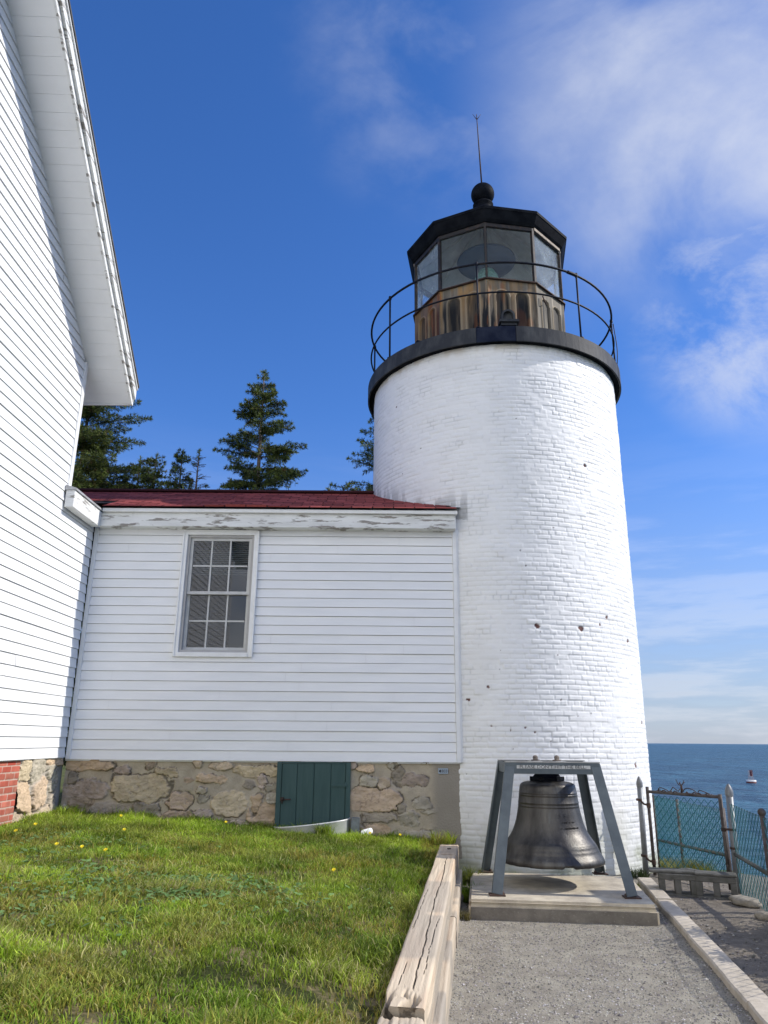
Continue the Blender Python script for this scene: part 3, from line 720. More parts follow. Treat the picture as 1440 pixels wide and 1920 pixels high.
mb = MB(); mb.bb(WX0 - 0.5, WX1 + 0.5, 12.0, 12.05, 2.2, 4.6); mb.bb(WX0 - 0.5, WX0 - 0.45, LY + 0.13, 12, 2.2, 4.6); mb.bb(WX1 + 0.45, WX1 + 0.5, LY + 0.13, 12, 2.2, 4.6); mb.bb(WX0 - 0.5, WX1 + 0.5, LY + 0.13, 12, 2.1, 2.15); mb.bb(WX0 - 0.5, WX1 + 0.5, LY + 0.13, 12, 4.62, 4.66)
mb.build('dark_room', m_dark, window)

# stone foundation of the passage; s = x + 4.24, t = z - 0.2
def PX(u, v): return ((u - 107) / 755.0 * 5.3, 1.18 - (v - 1428) / 134.0 + 0.0)
st = []
for (u, v, w, h, ci) in ((252, 1476, 50, 22, 5), (150, 1480, 38, 13, 2), (152, 1438, 34, 8, 0), (215, 1447, 14, 6, 2), (142, 1502, 22, 9, 1), (205, 1518, 38, 15, 6), (330, 1496, 20, 15, 3), (300, 1450, 16, 6, 5), (388, 1462, 23, 6, 0),
                         (425, 1500, 28, 17, 5), (470, 1446, 32, 8, 5), (345, 1460, 10, 4, 3), (330, 1526, 40, 9, 3), (404, 1438, 18, 6, 1), (475, 1510, 10, 22, 0), (505, 1476, 14, 7, 4), (504, 1493, 13, 7, 4), (483, 1522, 20, 18, 0), (485, 1462, 8, 12, 2),
                         (680, 1440, 16, 6, 0), (696, 1490, 36, 16, 3), (735, 1435, 12, 5, 4), (760, 1457, 26, 7, 2), (786, 1498, 14, 10, 4), (760, 1522, 18, 10, 4), (705, 1520, 30, 8, 6), (690, 1545, 28, 10, 0), (782, 1552, 40, 10, 4), (800, 1508, 16, 5, 4),
                         (716, 1462, 12, 10, 1), (742, 1452, 10, 14, 6), (810, 1430, 18, 3, 5), (270, 1510, 22, 8, 6), (375, 1520, 16, 7, 2), (440, 1540, 26, 9, 1), (690, 1462, 16, 8, 4), (745, 1560, 20, 8, 6), (120, 1520, 14, 14, 4), (120, 1460, 8, 9, 6)):
    s_, t__ = PX(u, v); st.append((s_, t__, w / 755 * 5.3, h / 134, ci))
rs_ = random.Random(8)
for _ in range(150):
    c_ = (rs_.uniform(0.05, 4.8), rs_.uniform(0.2, 1.15), rs_.uniform(0.05, 0.13), rs_.uniform(0.03, 0.07), rs_.choice((1, 2, 4, 4, 6, 6)))
    if all(abs(c_[0] - q[0]) > (c_[2] + q[2]) * 1.08 or abs(c_[1] - q[1]) > (c_[3] + q[3]) * 1.08 for q in st): st.append(c_)
rf = rubble_fn(st, 60, 5.3, 1.18)
def found_fn(s, t):
    h, c = rf(s, t)
    k = sstep(4.85, 5.0, s)                  # smooth cement render beside the tower
    k = k[..., None]; cem = np.array([0.29, 0.26, 0.21]) * (0.85 + 0.3 * fbm(s * 3, t * 3, 3, 77))[..., None]
    return h * (1 - k[..., 0]) + 0.01 * k[..., 0], c * (1 - k) + cem * k
relief('stone_foundation', (-4.24, LY + 0.045, 0.2), (1, 0, 0), (0, 0, 1), (0, -1, 0), 5.29, 1.185, 0.0095, found_fn, m_stone, passage)
mb = MB(); mb.bb(-4.24, 1.05, LY + 0.09, LY + 0.3, 0, 1.36); mb.bb(1.052, 1.075, LY + 0.05, LY + 0.3, 0.1, 1.375); mb.build('foundation_core', m_block, passage)

# cellar door
DX0, DX1, DZ0, DZ1 = -1.395, -0.415, 0.42, 1.372
mb = MB(); dy0, dy1 = LY - 0.012, LY + 0.03
edges = [DX0 + 0.065, DX0 + 0.27, DX0 + 0.495, DX0 + 0.72, DX1 - 0.065]
for a, b in zip(edges[:-1], edges[1:]): mb.bb(a + 0.003, b - 0.003, dy0, dy1, DZ0, DZ1 - 0.02)
door = mb.build('cellar_door', m_green, passage, bevel=0.004)
mb = MB(); mb.bb(DX0, DX0 + 0.06, dy0 - 0.012, dy1, DZ0, DZ1); mb.bb(DX1 - 0.06, DX1, dy0 - 0.012, dy1, DZ0, DZ1); mb.bb(DX0 + 0.06, DX1 - 0.06, dy0 - 0.006, dy1, DZ1 - 0.018, DZ1); mb.bb(DX0 + 0.06, DX1 - 0.06, dy0 + 0.015, dy1 - 0.002, DZ0, DZ1 - 0.02)
mb.build('door_frame', m_green, door)
mb = MB(); lx, lz = DX0 + 0.09, 0.90
mb.tube([(lx - 0.02, dy0 - 0.02, lz), (lx + 0.11, dy0 - 0.02, lz + 0.005)], 0.008, 6); mb.tube([(lx, dy0 - 0.03, lz - 0.05), (lx - 0.005, dy0 - 0.035, lz), (lx + 0.01, dy0 - 0.03, lz + 0.03)], 0.009, 6); mb.bb(lx - 0.03, lx + 0.02, dy0 - 0.014, dy0, lz - 0.02, lz + 0.03)
mb.build('latch', m_rustdk, door)
for zz in (1.08, 0.55):
    mb = MB(); mb.bb(DX1 - 0.26, DX1 - 0.03, dy0 - 0.016, dy0 - 0.0005, zz - 0.014, zz + 0.014); mb.tube([(DX1 - 0.062, dy0 - 0.012, zz - 0.04), (DX1 - 0.062, dy0 - 0.012, zz + 0.04)], 0.01, 6); mb.build('hinge', m_green, door)
# little metal number plate
mb = MB(); mb.bb(0.755, 0.885, LY + 0.018, LY + 0.026, 1.235, 1.305); plate = mb.build('number_plate', M('pale_blue_plate', (0.30, 0.36, 0.42), 0.5, 0.2), passage, bevel=0.002)
tm = text_mesh('28031', 0.052, 0.0008); tm.transform(Matrix.Translation((0.838, LY + 0.0165, 1.268)) @ Matrix.Rotation(pi / 2, 4, 'X')); link('lettering', tm, m_letter, plate)
mb = MB(); mb.lathe([(0.001, 0), (0.014, 0), (0.014, 0.002), (0.001, 0.002)], (0.778, LY + 0.0175, 1.268), 16, axis=Vector((0, -1, 0))); mb.build('emblem', m_letter, plate)

# ------------------------------------------------------------------ lighthouse
TX, TY, TR = 1.971, 12.445, 2.17
tower = empty('lighthouse', (TX, TY, -0.3), 'round white painted brick lighthouse with a black lantern and gallery', 'lighthouse')
def tp(phi, R, z):
    return (TX + R * sin(phi), TY - R * cos(phi), z)
CHIPS = [(30.3, 5.69, 0.05), (4.7, 3.19, 0.055), (22.4, 3.19, 0.07), (31.7, 3.27, 0.04), (36.0, 3.39, 0.04), (50.3, 3.1, 0.055), (-9.3, 2.85, 0.018), (-14.2, 2.36, 0.03), (-21.5, 2.2, 0.035), (-13.5, 1.85, 0.035),
         (-6.8, 1.79, 0.02), (-1.4, 1.83, 0.022), (1.9, 1.77, 0.02), (48.0, 1.35, 0.06), (59.5, 1.94, 0.05), (-55.2, 6.95, 0.03), (15.7, 7.14, 0.02), (25.7, 7.62, 0.03), (-45.6, 7.62, 0.04), (28, 1.05, 0.03), (-8, 1.3, 0.02), (12, 2.2, 0.025), (-26, 1.2, 0.03)]
z0t, z1t = -0.3, 7.66
nz_ = 690
ph = np.radians(np.concatenate([np.linspace(-112, 92, 660), np.linspace(92, 248, 42)[1:-1]]))
PH, Z = np.meshgrid(ph, np.linspace(z0t, z1t, nz_), indexing='ij')
S = PH * TR
bh = 0.0685
wz = Z + 0.007 * (fbm(S * 1.3, Z * 1.3, 2, 71) - 0.5) * 2
row = np.floor(wz / bh); hdr = (row % 7) == 3
ln = np.where(hdr, 0.105, 0.208)
sw = S / ln + 0.5 * (row % 2) + 0.35 * _h(row, row * 0, 0, 44)
sw = sw + 0.10 * (vn(S * 4, row * 1.7, 45) - 0.5)
cl = np.floor(sw); fu = sw - cl; fv = wz / bh - row
e = np.minimum(np.minimum(fu, 1 - fu) * ln, np.minimum(fv, 1 - fv) * bh)
e = e + 0.006 * (fbm(S * 22, Z * 30, 3, 46) - 0.5)
fill = sstep(0.42, 0.72, fbm(S * 2.2, Z * 2.6, 3, 47))                # joints swallowed by paint here and there
joint = 1 - sstep(0.002, 0.011, e)
bo = _h(row, cl, 0, 48); tilt = (_h(row, cl, 0, 49) - 0.5) * 2
dense = 1.0 * (np.abs(PH) < radians(130))
H_ = (-0.0075 * joint * (1 - 0.75 * fill) + 0.0058 * (bo - 0.5) + 0.005 * tilt * (fu - 0.5) + 0.005 * (fbm(S * 2, Z * 2, 3, 50) - 0.5) * 2
      + 0.0022 * (fbm(S * 14, Z * 18, 3, 51) - 0.5) * 2 + 0.012 * (vn(S * 0.8, Z * 0.6, 52) - 0.5))
H_ = H_ * dense
base = np.array([0.80, 0.795, 0.775])
grime = sstep(0.5, 0.8, fbm(S * 1.1, Z * 1.5, 4, 53))
crack = joint * sstep(0.50, 0.75, fbm(S * 3.5, Z * 5, 3, 54)) * (1 - 0.5 * fill)
C = base[None, None] * (1 - 0.06 * grime - 0.05 * (bo - 0.5))[..., None]
C = C * (1 - 0.25 * crack[..., None] * np.array([1, 1, 1]))
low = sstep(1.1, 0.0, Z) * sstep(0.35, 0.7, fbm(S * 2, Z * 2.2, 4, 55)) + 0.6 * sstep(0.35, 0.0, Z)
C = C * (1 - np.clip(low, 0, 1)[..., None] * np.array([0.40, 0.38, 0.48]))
# soot and old tar along the line where the passage roof meets the wall
xw, yw = TX + TR * np.sin(PH), TY - TR * np.cos(PH)
rl = 4.865 + (np.minimum(yw, 2 * RIDGE_Y - yw) - 10.19) * 0.437
near = 0.8 * sstep(0.34, 0.0, Z - rl) * (PH < radians(-20)) * (Z > rl - 0.2) * sstep(0.35, 0.6, fbm(S * 9, Z * 3, 3, 56))
C = C * (1 - 0.45 * near[..., None])
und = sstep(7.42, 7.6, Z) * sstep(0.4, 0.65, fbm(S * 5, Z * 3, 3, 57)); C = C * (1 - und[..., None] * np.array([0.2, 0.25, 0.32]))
for (a, z, r) in CHIPS:
    d = np.hypot((S - radians(a) * TR), (Z - z) * 1.1) + 0.05 * (fbm(S * 20, Z * 20, 3, int(z * 100)) - 0.5)
    k = sstep(r * 0.62, r * 0.50, d)
    H_ = H_ - 0.012 * k
    C = C * (1 - k[..., None]) + np.array([0.13, 0.055, 0.045]) * (0.7 + 0.6 * fbm(S * 40, Z * 40, 2, 5))[..., None] * k[..., None]
for k in range(70):                                                    # pin-prick flecks
    a, z, r = radians(RNG.uniform(-80, 78)), RNG.uniform(0.4, 7.4), RNG.uniform(0.006, 0.014)
    if RNG.random() < 0.5: z = RNG.uniform(0.4, 3.0)
    d = np.hypot(S - a * TR, Z - z); kk = sstep(r, r * 0.6, d)
    C = C * (1 - kk[..., None]) + np.array([0.12, 0.10, 0.09]) * kk[..., None]
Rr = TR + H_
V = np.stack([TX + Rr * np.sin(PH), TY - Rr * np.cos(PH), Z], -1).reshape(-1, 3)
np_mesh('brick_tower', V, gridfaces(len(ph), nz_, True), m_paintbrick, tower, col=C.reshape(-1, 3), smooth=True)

# gallery: band in plates, deck
GR = 2.285
plates = [(-14, 1.5, m_navy), (1.5, 29, m_band), (29, 62, m_band), (62, 110, m_band), (110, 170, m_band), (170, 230, m_band), (230, 290, m_band), (290, 346, m_band)]
for i, (a, b, mm) in enumerate(plates):
    mb = MB(); n = max(4, int((b - a) / 3)); vs = []; dr = 0.003 * (i % 2)
    for k in range(n + 1):
        p = radians(a + 0.08 + (b - a - 0.16) * k / n)
        vs += [tp(p, GR - 0.03, 7.600), tp(p, GR + dr, 7.595), tp(p, GR + dr, 7.855), tp(p, GR - 0.03, 7.872)]
    fs = []
    for k in range(n):
        o4 = 4 * k
        for j in range(4): fs.append((o4 + j, o4 + 4 + j, o4 + 4 + (j + 1) % 4, o4 + (j + 1) % 4))
    fs += [(3, 2, 1, 0), (4 * n, 4 * n + 1, 4 * n + 2, 4 * n + 3)]
    ob = mb.add(vs, fs).build('gallery_band', mm, tower)
    if i == 0: ob['label'] = 'darker navy plate at the front of the band'
mb = MB(); mb.lathe([(0.2, 7.60), (TR - 0.03, 7.60), (GR - 0.031, 7.63), (GR - 0.031, 7.868), (0.2, 7.875)], (TX, TY, 0), 96, smooth=False); mb.build('gallery_deck', m_black, tower)

# railing
rail = MB(); RRd = 2.235
for z, r in ((9.05, 0.019), (8.50, 0.015)):
    rail.tube([tp(2 * pi * k / 96, RRd, z) for k in range(96)], r, 8, closed=True)
railing = rail.build('railing', m_rail, tower)
for k in range(8):
    a = radians(-13 + 45 * k)
    mb = MB(); mb.tube([tp(a, RRd, 7.86), tp(a, RRd, 9.09)], 0.016, 8); mb.lathe([(0.045, 7.868), (0.045, 7.885), (0.02, 7.9)], (tp(a, RRd, 0)), 10); mb.lathe([(0.022, 9.02), (0.03, 9.05), (0.022, 9.09), (0.002, 9.10)], tp(a, RRd, 0), 10)
    mb.build('post', m_rail, railing)
# joining sleeve and a slack grounding cable at the right
mb = MB(); a0 = radians(27); mb.tube([tp(a0 + 0.012 * k, RRd, 9.05) for k in range(8)], 0.028, 8); mb.build('rail_sleeve', m_rail, railing)
mb = MB(); mb.tube([tp(radians(77 + 1.2 * sin(k * 0.6)), RRd + 0.03 + 0.03 * sin(k * 0.35), 9.0 - k * 0.095) for k in range(13)], 0.008, 6); mb.build('cable', m_rail, railing)

# lantern: ten sides, one corner towards the path
LR = 1.43; A0 = radians(-9.0); DA = 2 * pi / 10
PZ0, PZ1, GZ1 = 7.87, 9.32, 10.465
for k in range(10):
    a, b = A0 + k * DA, A0 + (k + 1) * DA
    P0, P1 = np.array(tp(a, LR, PZ0)), np.array(tp(b, LR, PZ0)); w = np.linalg.norm(P1 - P0); es = (P1 - P0) / w; nm = np.array((es[1], -es[0], 0))
    rusty = {9: 0.85, 8: 0.9, 0: 0.55, 1: 0.03}.get(k, 0.4)
    def fn(s, t, w=w, rusty=rusty, k=k):
        hgt = PZ1 - PZ0; h = np.zeros_like(s)
        for c in (0.30, 0.70):               # two blind arches cast in every plate
            x = s - c * w; r = 0.125 * w / 0.88; top = hgt - 0.33
            d = np.where(t > top, np.hypot(x, t - top), np.abs(x)); ins = (t > 0.12)
            h = h + ins * (0.022 * np.exp(-((d - r) / 0.012) ** 2)) - ins * 0.020 * sstep(r, r - 0.02, d)
        h = h + 0.012 * (np.exp(-((s - 0.012) / 0.02) ** 2) + np.exp(-((s - w + 0.012) / 0.02) ** 2))
        sg = s + k * 3.1
        stv = fbm(sg * 13, t * 1.1, 4, 61); st2 = fbm(sg * 26 + 9, t * 0.8, 3, 62)
        iron = np.array([0.17, 0.165, 0.15]) * (0.55 + 0.9 * fbm(sg * 9, t * 2, 4, 63))[..., None]
        blk = np.array([0.014, 0.017, 0.022]); pale = np.array([0.42, 0.40, 0.36]); rust = np.array([0.33, 0.125, 0.045]); och = np.array([0.36, 0.23, 0.10])
        c = iron
        kb = sstep(0.50, 0.60, stv) * sstep(hgt - 0.12, hgt - 0.5, t)
        c = c * (1 - kb[..., None]) + blk * kb[..., None]
        kp = sstep(0.56, 0.66, st2) * (1 - kb) * (0.35 + 0.4 * (k in (1,))); c = c * (1 - kp[..., None]) + pale * kp[..., None]
        ain = np.zeros_like(s); aed = np.zeros_like(s)
        for c_ in (0.30, 0.70):
            x = s - c_ * w; r = 0.125 * w / 0.88; top = hgt - 0.33; d = np.where(t > top, np.hypot(x, t - top), np.abs(x)); ain = np.maximum(ain, sstep(r - 0.005, r - 0.03, d)); aed = np.maximum(aed, np.exp(-((d - r - 0.004) / 0.014) ** 2))
        fade = sstep(0.1, hgt - 0.15, t)
        kr = rusty * sstep(0.62, 0.40, stv) * (0.12 + 0.88 * fade ** 2.0); c = c * (1 - kr[..., None]) + och * (0.6 + 0.7 * fbm(sg * 6, t * 6, 3, 64))[..., None] * kr[..., None]
        kr2 = rusty * sstep(0.56, 0.68, fbm(sg * 7 + 4, t * 1.6, 4, 65)); c = c * (1 - kr2[..., None]) + rust * kr2[..., None]
        c = c * (1 - (0.72 * ain * sstep(0.30, 0.55, stv + 0.1))[..., None]) + 0.3 * blk * ain[..., None]; c = c * (1 - 0.5 * aed[..., None]) + 0.5 * np.array([0.52, 0.46, 0.36]) * aed[..., None]
        if k == 8: c = c * 0.72 + rust * 0.28 * sstep(0.4, 0.7, stv)[..., None]
        return h, c * np.array([0.86, 0.78, 0.66])
    relief('iron_panel', P0, es, (0, 0, 1), nm, w, PZ1 - PZ0, 0.014, fn, m_iron, tower)
mb = MB()
def ring10(mb, prof, mi=0):
    mb.lathe(prof, (TX, TY, 0), 10, mi, smooth=False, ph=A0)
ring10(mb, [(LR - 0.03, 9.300), (LR + 0.045, 9.305), (LR + 0.045, 9.325), (LR - 0.03, 9.345), (LR - 0.05, 9.32), (LR - 0.03, 9.300)]); mb.build('sill_ring', m_rustdk, tower)
for k in range(10):
    a, b = A0 + k * DA, A0 + (k + 1) * DA
    mb = MB(); pa, pb = Vector(tp(a, LR - 0.03, 0)), Vector(tp(b, LR - 0.03, 0)); d = (pb - pa).normalized(); pa += d * 0.03; pb -= d * 0.03; nn = Vector((d.y, -d.x, 0)) * 0.004
    vs = [pa + nn, pb + nn, pb - nn, pa - nn]; mb.add([v + Vector((0, 0, 9.346)) for v in vs] + [v + Vector((0, 0, 10.44)) for v in vs], [(3, 2, 1, 0), (4, 5, 6, 7), (0, 1, 5, 4), (1, 2, 6, 5), (2, 3, 7, 6), (3, 0, 4, 7)])
    mb.build('glass_pane', m_lglass_skylit if k in (1, 2, 7, 8) else m_lglass, tower)
    mb = MB(); mb.beam(tp(a, LR - 0.02, 9.33), tp(a, LR - 0.02, 10.46), 0.042, 0.06, up=(sin(a), -cos(a), 0)); mb.build('mullion', m_mull, tower)
mb = MB(); ring10(mb, [(LR - 0.05, 10.40), (LR + 0.006, 10.40), (LR + 0.012, 10.53), (LR - 0.05, 10.53), (LR - 0.05, 10.40)]); mb.build('head_trim', m_mull, tower)
for k in (1, 2, 7):  # extra boards whose pale colour paints the sunlit trim
    a, b = A0 + (k + 0.03) * DA, A0 + (k + 0.97) * DA; mb = MB(); mb.beam(tp(a, LR + 0.012, 10.47), tp(b, LR + 0.012, 10.47), 0.02, 0.10); mb.build('sunlit_trim', m_trim_sunlit, tower, bevel=0.003)
mb = MB(); ring10(mb, [(LR - 0.06, 10.46), (LR + 0.03, 10.475), (1.50, 10.52), (1.575, 10.66), (1.585, 10.665), (1.59, 10.715), (1.57, 10.735), (0.22, 11.80), (0.05, 11.86)]); mb.build('lantern_roof', m_black, tower)
mb = MB(); ring10(mb, [(LR - 0.055, 10.50), (1.36, 10.60), (0.2, 11.55), (0.02, 11.58)])
for k in range(10):
    a = A0 + (k + 0.5) * DA; mb.beam(tp(a, 1.32, 10.58), tp(a, 0.15, 11.52), 0.04, 0.05)
mb.build('ceiling', m_ceil, tower)
mb = MB(); c = (TX - 0.02, TY, 0)
mb.lathe([(0.26, 11.72), (0.235, 11.80), (0.19, 11.86), (0.17, 11.95), (0.205, 11.98), (0.205, 12.01), (0.16, 12.03), (0.15, 12.06)], c, 32)
mb.lathe([(max(0.001, 0.235 * sin(pi * k / 24)), 12.27 - 0.235 * cos(pi * k / 24)) for k in range(25)], c, 40); mb.build('vent_ball', m_black, tower)
mb = MB(); rb = Vector((TX - 0.03, TY, 12.49)); rt = Vector((TX - 0.085, TY, 14.32)); mb.tube([rb, rb.lerp(rt, 0.55), rt], [0.017, 0.013, 0.008], 8)
for a in (-1, 1, 0):
    q = rb.lerp(rt, 0.925); mb.tube([q, q + Vector((0.085 * a, 0.03 * (1 - abs(a)), 0.14))], [0.008, 0.004], 6)
mb.build('lightning_rod', m_rustdk, tower)
mb = MB(); ring10(mb, [(LR - 0.075, 9.29), (LR - 0.075, 7.885), (0.31, 7.882)])
mb.build('interior_lining', M('white_lantern_lining', (0.75, 0.74, 0.72), 0.7, col2=(0.6, 0.58, 0.55), nscale=3), tower)
# lens on its pedestal, round plate above
mb = MB(); prof = [(0.05, 9.66)]
for k in range(9):
    z = 9.68 + k * 0.085; r = 0.27 * sqrt(max(0.15, 1 - ((k - 4) / 5.2) ** 2)); prof += [(r * 0.9, z), (r, z + 0.04), (r * 0.9, z + 0.08)]
mb.lathe(prof + [(0.03, 10.46)], (TX, TY, 0), 24, smooth=False); mb.build('lens', m_lens, tower)
mb = MB(); mb.lathe([(0.02, 7.88), (0.3, 7.88), (0.22, 8.0), (0.18, 9.5), (0.24, 9.6), (0.24, 9.655), (0.02, 9.66)], (TX, TY, 0), 24); mb.build('pedestal', m_disc, tower)
mb = MB(); mb.lathe([(0.02, 10.63), (0.56, 10.63), (0.575, 10.66), (0.56, 10.69), (0.02, 10.72)], (TX, TY, 0), 40)
mb.tube([(TX, TY, 10.7), (TX, TY, 11.5)], 0.03, 8); mb.build('round_plate', m_disc, tower)
# arched vent boxes and the door latch
def vent(ang, z, sc, R):
    mb = MB(); a = radians(ang); n = Vector((sin(a), -cos(a), 0)); e = Vector((cos(a), sin(a), 0)); c = Vector(tp(a, R, z))
    pts = [(-0.13, 0), (-0.13, 0.14)] + [(0.13 * -cos(pi * k / 10), 0.14 + 0.13 * sin(pi * k / 10)) for k in range(1, 10)] + [(0.13, 0.14), (0.13, 0)]
    P = lambda x, zz, d: c + e * x * sc + Vector((0, 0, zz * sc)) + n * d * sc
    outer = [P(x, zz, 0.16) for x, zz in pts]; back_ = [P(x, zz, -0.02) for x, zz in pts]; inner = [P(x * 0.72, 0.02 + zz * 0.80, 0.16) for x, zz in pts]; deep = [P(x * 0.62, 0.03 + zz * 0.76, 0.09) for x, zz in pts]
    k = len(pts)
    mb.add(outer + back_ + inner + deep, [(i, i + 1, k + i + 1, k + i) for i in range(k - 1)] + [(i, 2 * k + i, 2 * k + i + 1, i + 1) for i in range(k - 1)] + [(2 * k + i, 3 * k + i, 3 * k + i + 1, 2 * k + i + 1) for i in range(k - 1)] + [tuple(3 * k + i for i in range(k))])
    R3 = Matrix((e, n, Vector((0, 0, 1)))).transposed()
    mb.box(c + n * 0.10 * sc + Vector((0, 0, -0.02 * sc)), (0.36 * sc, 0.30 * sc, 0.05 * sc), R=R3)
    mb.box(c + n * 0.10 * sc + Vector((0, 0, -0.07 * sc)), (0.30 * sc, 0.22 * sc, 0.06 * sc), R=R3)
    return mb
vent(-0.5, 8.02, 0.85, 2.0).build('gallery_lamp', m_band, tower)
vent(-66, 8.30, 0.9, 1.40).build('vent_hood', m_black, tower)
mb = MB(); a = A0 + 1.72 * DA; c = Vector(tp(A0 + 1.5 * DA, LR * cos(DA / 2) + 0.02, 8.55)); e = Vector((cos(A0 + 1.5 * DA), sin(A0 + 1.5 * DA), 0)); n = Vector((sin(A0 + 1.5 * DA), -cos(A0 + 1.5 * DA), 0))
for (s0, zz, l) in ((0.30, -0.05, 0.16), (0.36, -0.10, 0.12)):
    mb.tube([c + e * s0 + n * 0.03 + Vector((0, 0, zz - l / 2)), c + e * (s0 + 0.02) + n * 0.07 + Vector((0, 0, zz)), c + e * (s0 - 0.02) + n * 0.04 + Vector((0, 0, zz + l / 2))], 0.014, 6)
mb.tube([c + e * 0.27 + n * 0.05 + Vector((0, 0, -0.05)), c + e * 0.41 + n * 0.05 + Vector((0, 0, -0.03))], 0.016, 6)
mb.build('door_latch', m_rustdk, tower); mb = MB()
mb.tube([c + e * -0.32 + n * 0.03 + Vector((0, 0, 0.55)), c + e * -0.30 + n * 0.06 + Vector((0, 0, 0.42)), c + e * -0.22 + n * 0.03 + Vector((0, 0, 0.43))], 0.012, 6)
mb.build('hook', m_rustdk, tower)

# ------------------------------------------------------------------ bell, frame, plinth
pad = MB(); m_conc_side = M('dirty_shaded_concrete', (0.24, 0.215, 0.175), 0.95, col2=(0.13, 0.115, 0.095), nscale=6, lo=0.3, hi=0.7, col3=(0.33, 0.30, 0.25), n3=55, lo3=0.6, hi3=0.75, bump=0.008, bscale=60, spec=0.15)  # side faces: coarse dirt, plus the front face's shade put into the colour
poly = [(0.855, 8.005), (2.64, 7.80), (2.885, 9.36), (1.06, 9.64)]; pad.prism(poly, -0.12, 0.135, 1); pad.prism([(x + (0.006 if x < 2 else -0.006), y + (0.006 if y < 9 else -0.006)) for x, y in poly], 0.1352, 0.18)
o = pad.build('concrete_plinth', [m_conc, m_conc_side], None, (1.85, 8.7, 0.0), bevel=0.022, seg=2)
tag(o, 'rough concrete slab under the big bell and its frame', 'plinth')
BX, BY = 1.865, 8.86
frm = empty('bell_stand', (BX, BY, 0.18), 'blue grey steel frame with four splayed legs around the big bell', 'bell frame')
FR = radians(-3.0)
def fl(x, y, z): return Vector((BX + x * cos(FR) - y * sin(FR), BY + x * sin(FR) + y * cos(FR), z))
FW, FD, TW, TD, FZ = 0.665, 0.685, 0.455, 0.40, 1.44
for sy in (-1, 1):
    for sx in (-1, 1):
        mb = MB(); a, b = fl(sx * FW, sy * FD, 0.19), fl(sx * TW, sy * TD, FZ - 0.02)
        e = fl(1, 0, 0) - fl(0, 0, 0)
        dv = (b - a).normalized(); side = (e - dv * e.dot(dv)).normalized(); nrm = dv.cross(side).normalized()
        # angle section: one flange facing front/back, one facing sideways
        Rm = Matrix((side, dv, nrm)).transposed(); c = (a + b) / 2; L = (b - a).length
        front = 1 if nrm.y * sy > 0 else -1
        mb.box(c + nrm * front * 0.03, (0.105, L, 0.012), R=Rm)
        mb.box(c + side * sx * 0.0465 - nrm * front * 0.0165, (0.012, L, 0.081), R=Rm)
        leg = mb.build('leg', m_frame, frm, bevel=0.002)
        mb = MB(); q = fl(sx * FW, sy * FD, 0.187); mb.box(q, (0.16, 0.14, 0.012), FR); mb.lathe([(0.016, 0), (0.016, 0.02), (0.002, 0.026)], q + Vector((-0.055 * sx, -0.0 * sy, 0.006)), 8); mb.build('foot_plate', m_rustdk, leg)
def beamf(x0, y0, x1, y1, z, w, h): return fl(x0, y0, z), fl(x1, y1, z)
for sy in (-1, 1):
    mb = MB(); y = sy * (TD + 0.035)
    mb.beam(fl(-TW - 0.045, y, FZ - 0.06), fl(TW + 0.045, y, FZ - 0.06), 0.014, 0.115)
    ob = mb.build('top_beam', m_frame, frm, bevel=0.002)
    if sy < 0:
        sb = MB(); sb.beam(fl(-0.385, y - 0.0085, FZ - 0.046), fl(0.40, y - 0.0085, FZ - 0.046), 0.003, 0.034); strip = sb.build('sign_strip', m_strip, ob)
        tm = text_mesh("PLEASE DON'T HIT THE BELL", 0.044, 0.0006)
        w_ = max(v.co.x for v in tm.vertices) - min(v.co.x for v in tm.vertices)
        tm.transform(Matrix.Translation(fl(-0.005, y - 0.0106, FZ - 0.046)) @ Matrix.Rotation(FR, 4, 'Z') @ Matrix.Rotation(pi / 2, 4, 'X') @ Matrix.Diagonal((0.70 / w_, 1, 1, 1)))
        link('lettering', tm, m_letter, strip)
for sx in (-1, 1):
    mb = MB(); x = sx * (TW + 0.038); mb.beam(fl(x, -TD - 0.028, FZ - 0.06), fl(x, TD + 0.028, FZ - 0.06), 0.013, 0.112); mb.build('top_beam', m_frame, frm, bevel=0.002)
mb = MB()
for (y0_, y1_) in ((-TD - 0.045, -TD + 0.06), (TD - 0.06, TD + 0.045)):
    mb.beam(fl(-TW - 0.05, (y0_ + y1_) / 2, FZ + 0.004), fl(TW + 0.05, (y0_ + y1_) / 2, FZ + 0.004), y1_ - y0_, 0.010)
mb.beam(fl(-0.13, -TD + 0.06, FZ + 0.004), fl(-0.13, TD - 0.06, FZ + 0.004), 0.09, 0.010); mb.beam(fl(0.13, -TD + 0.06, FZ + 0.004), fl(0.13, TD - 0.06, FZ + 0.004), 0.09, 0.010)
mb.build('top_plate', m_galv, frm)
mb = MB()
for x in (-0.13, 0.13): mb.beam(fl(x, -TD + 0.02, FZ - 0.055), fl(x, TD - 0.02, FZ - 0.055), 0.07, 0.10)
mb.build('hanger_beam', m_frame, frm)
for x in (-0.125, 0.115):
    mb = MB(); q = fl(x, -0.05, FZ + 0.009); mb.lathe([(0.05, 0), (0.05, 0.012), (0.028, 0.014), (0.03, 0.04), (0.02, 0.056), (0.002, 0.06)], q, 12); mb.build('bolt', m_trim_wood, frm)

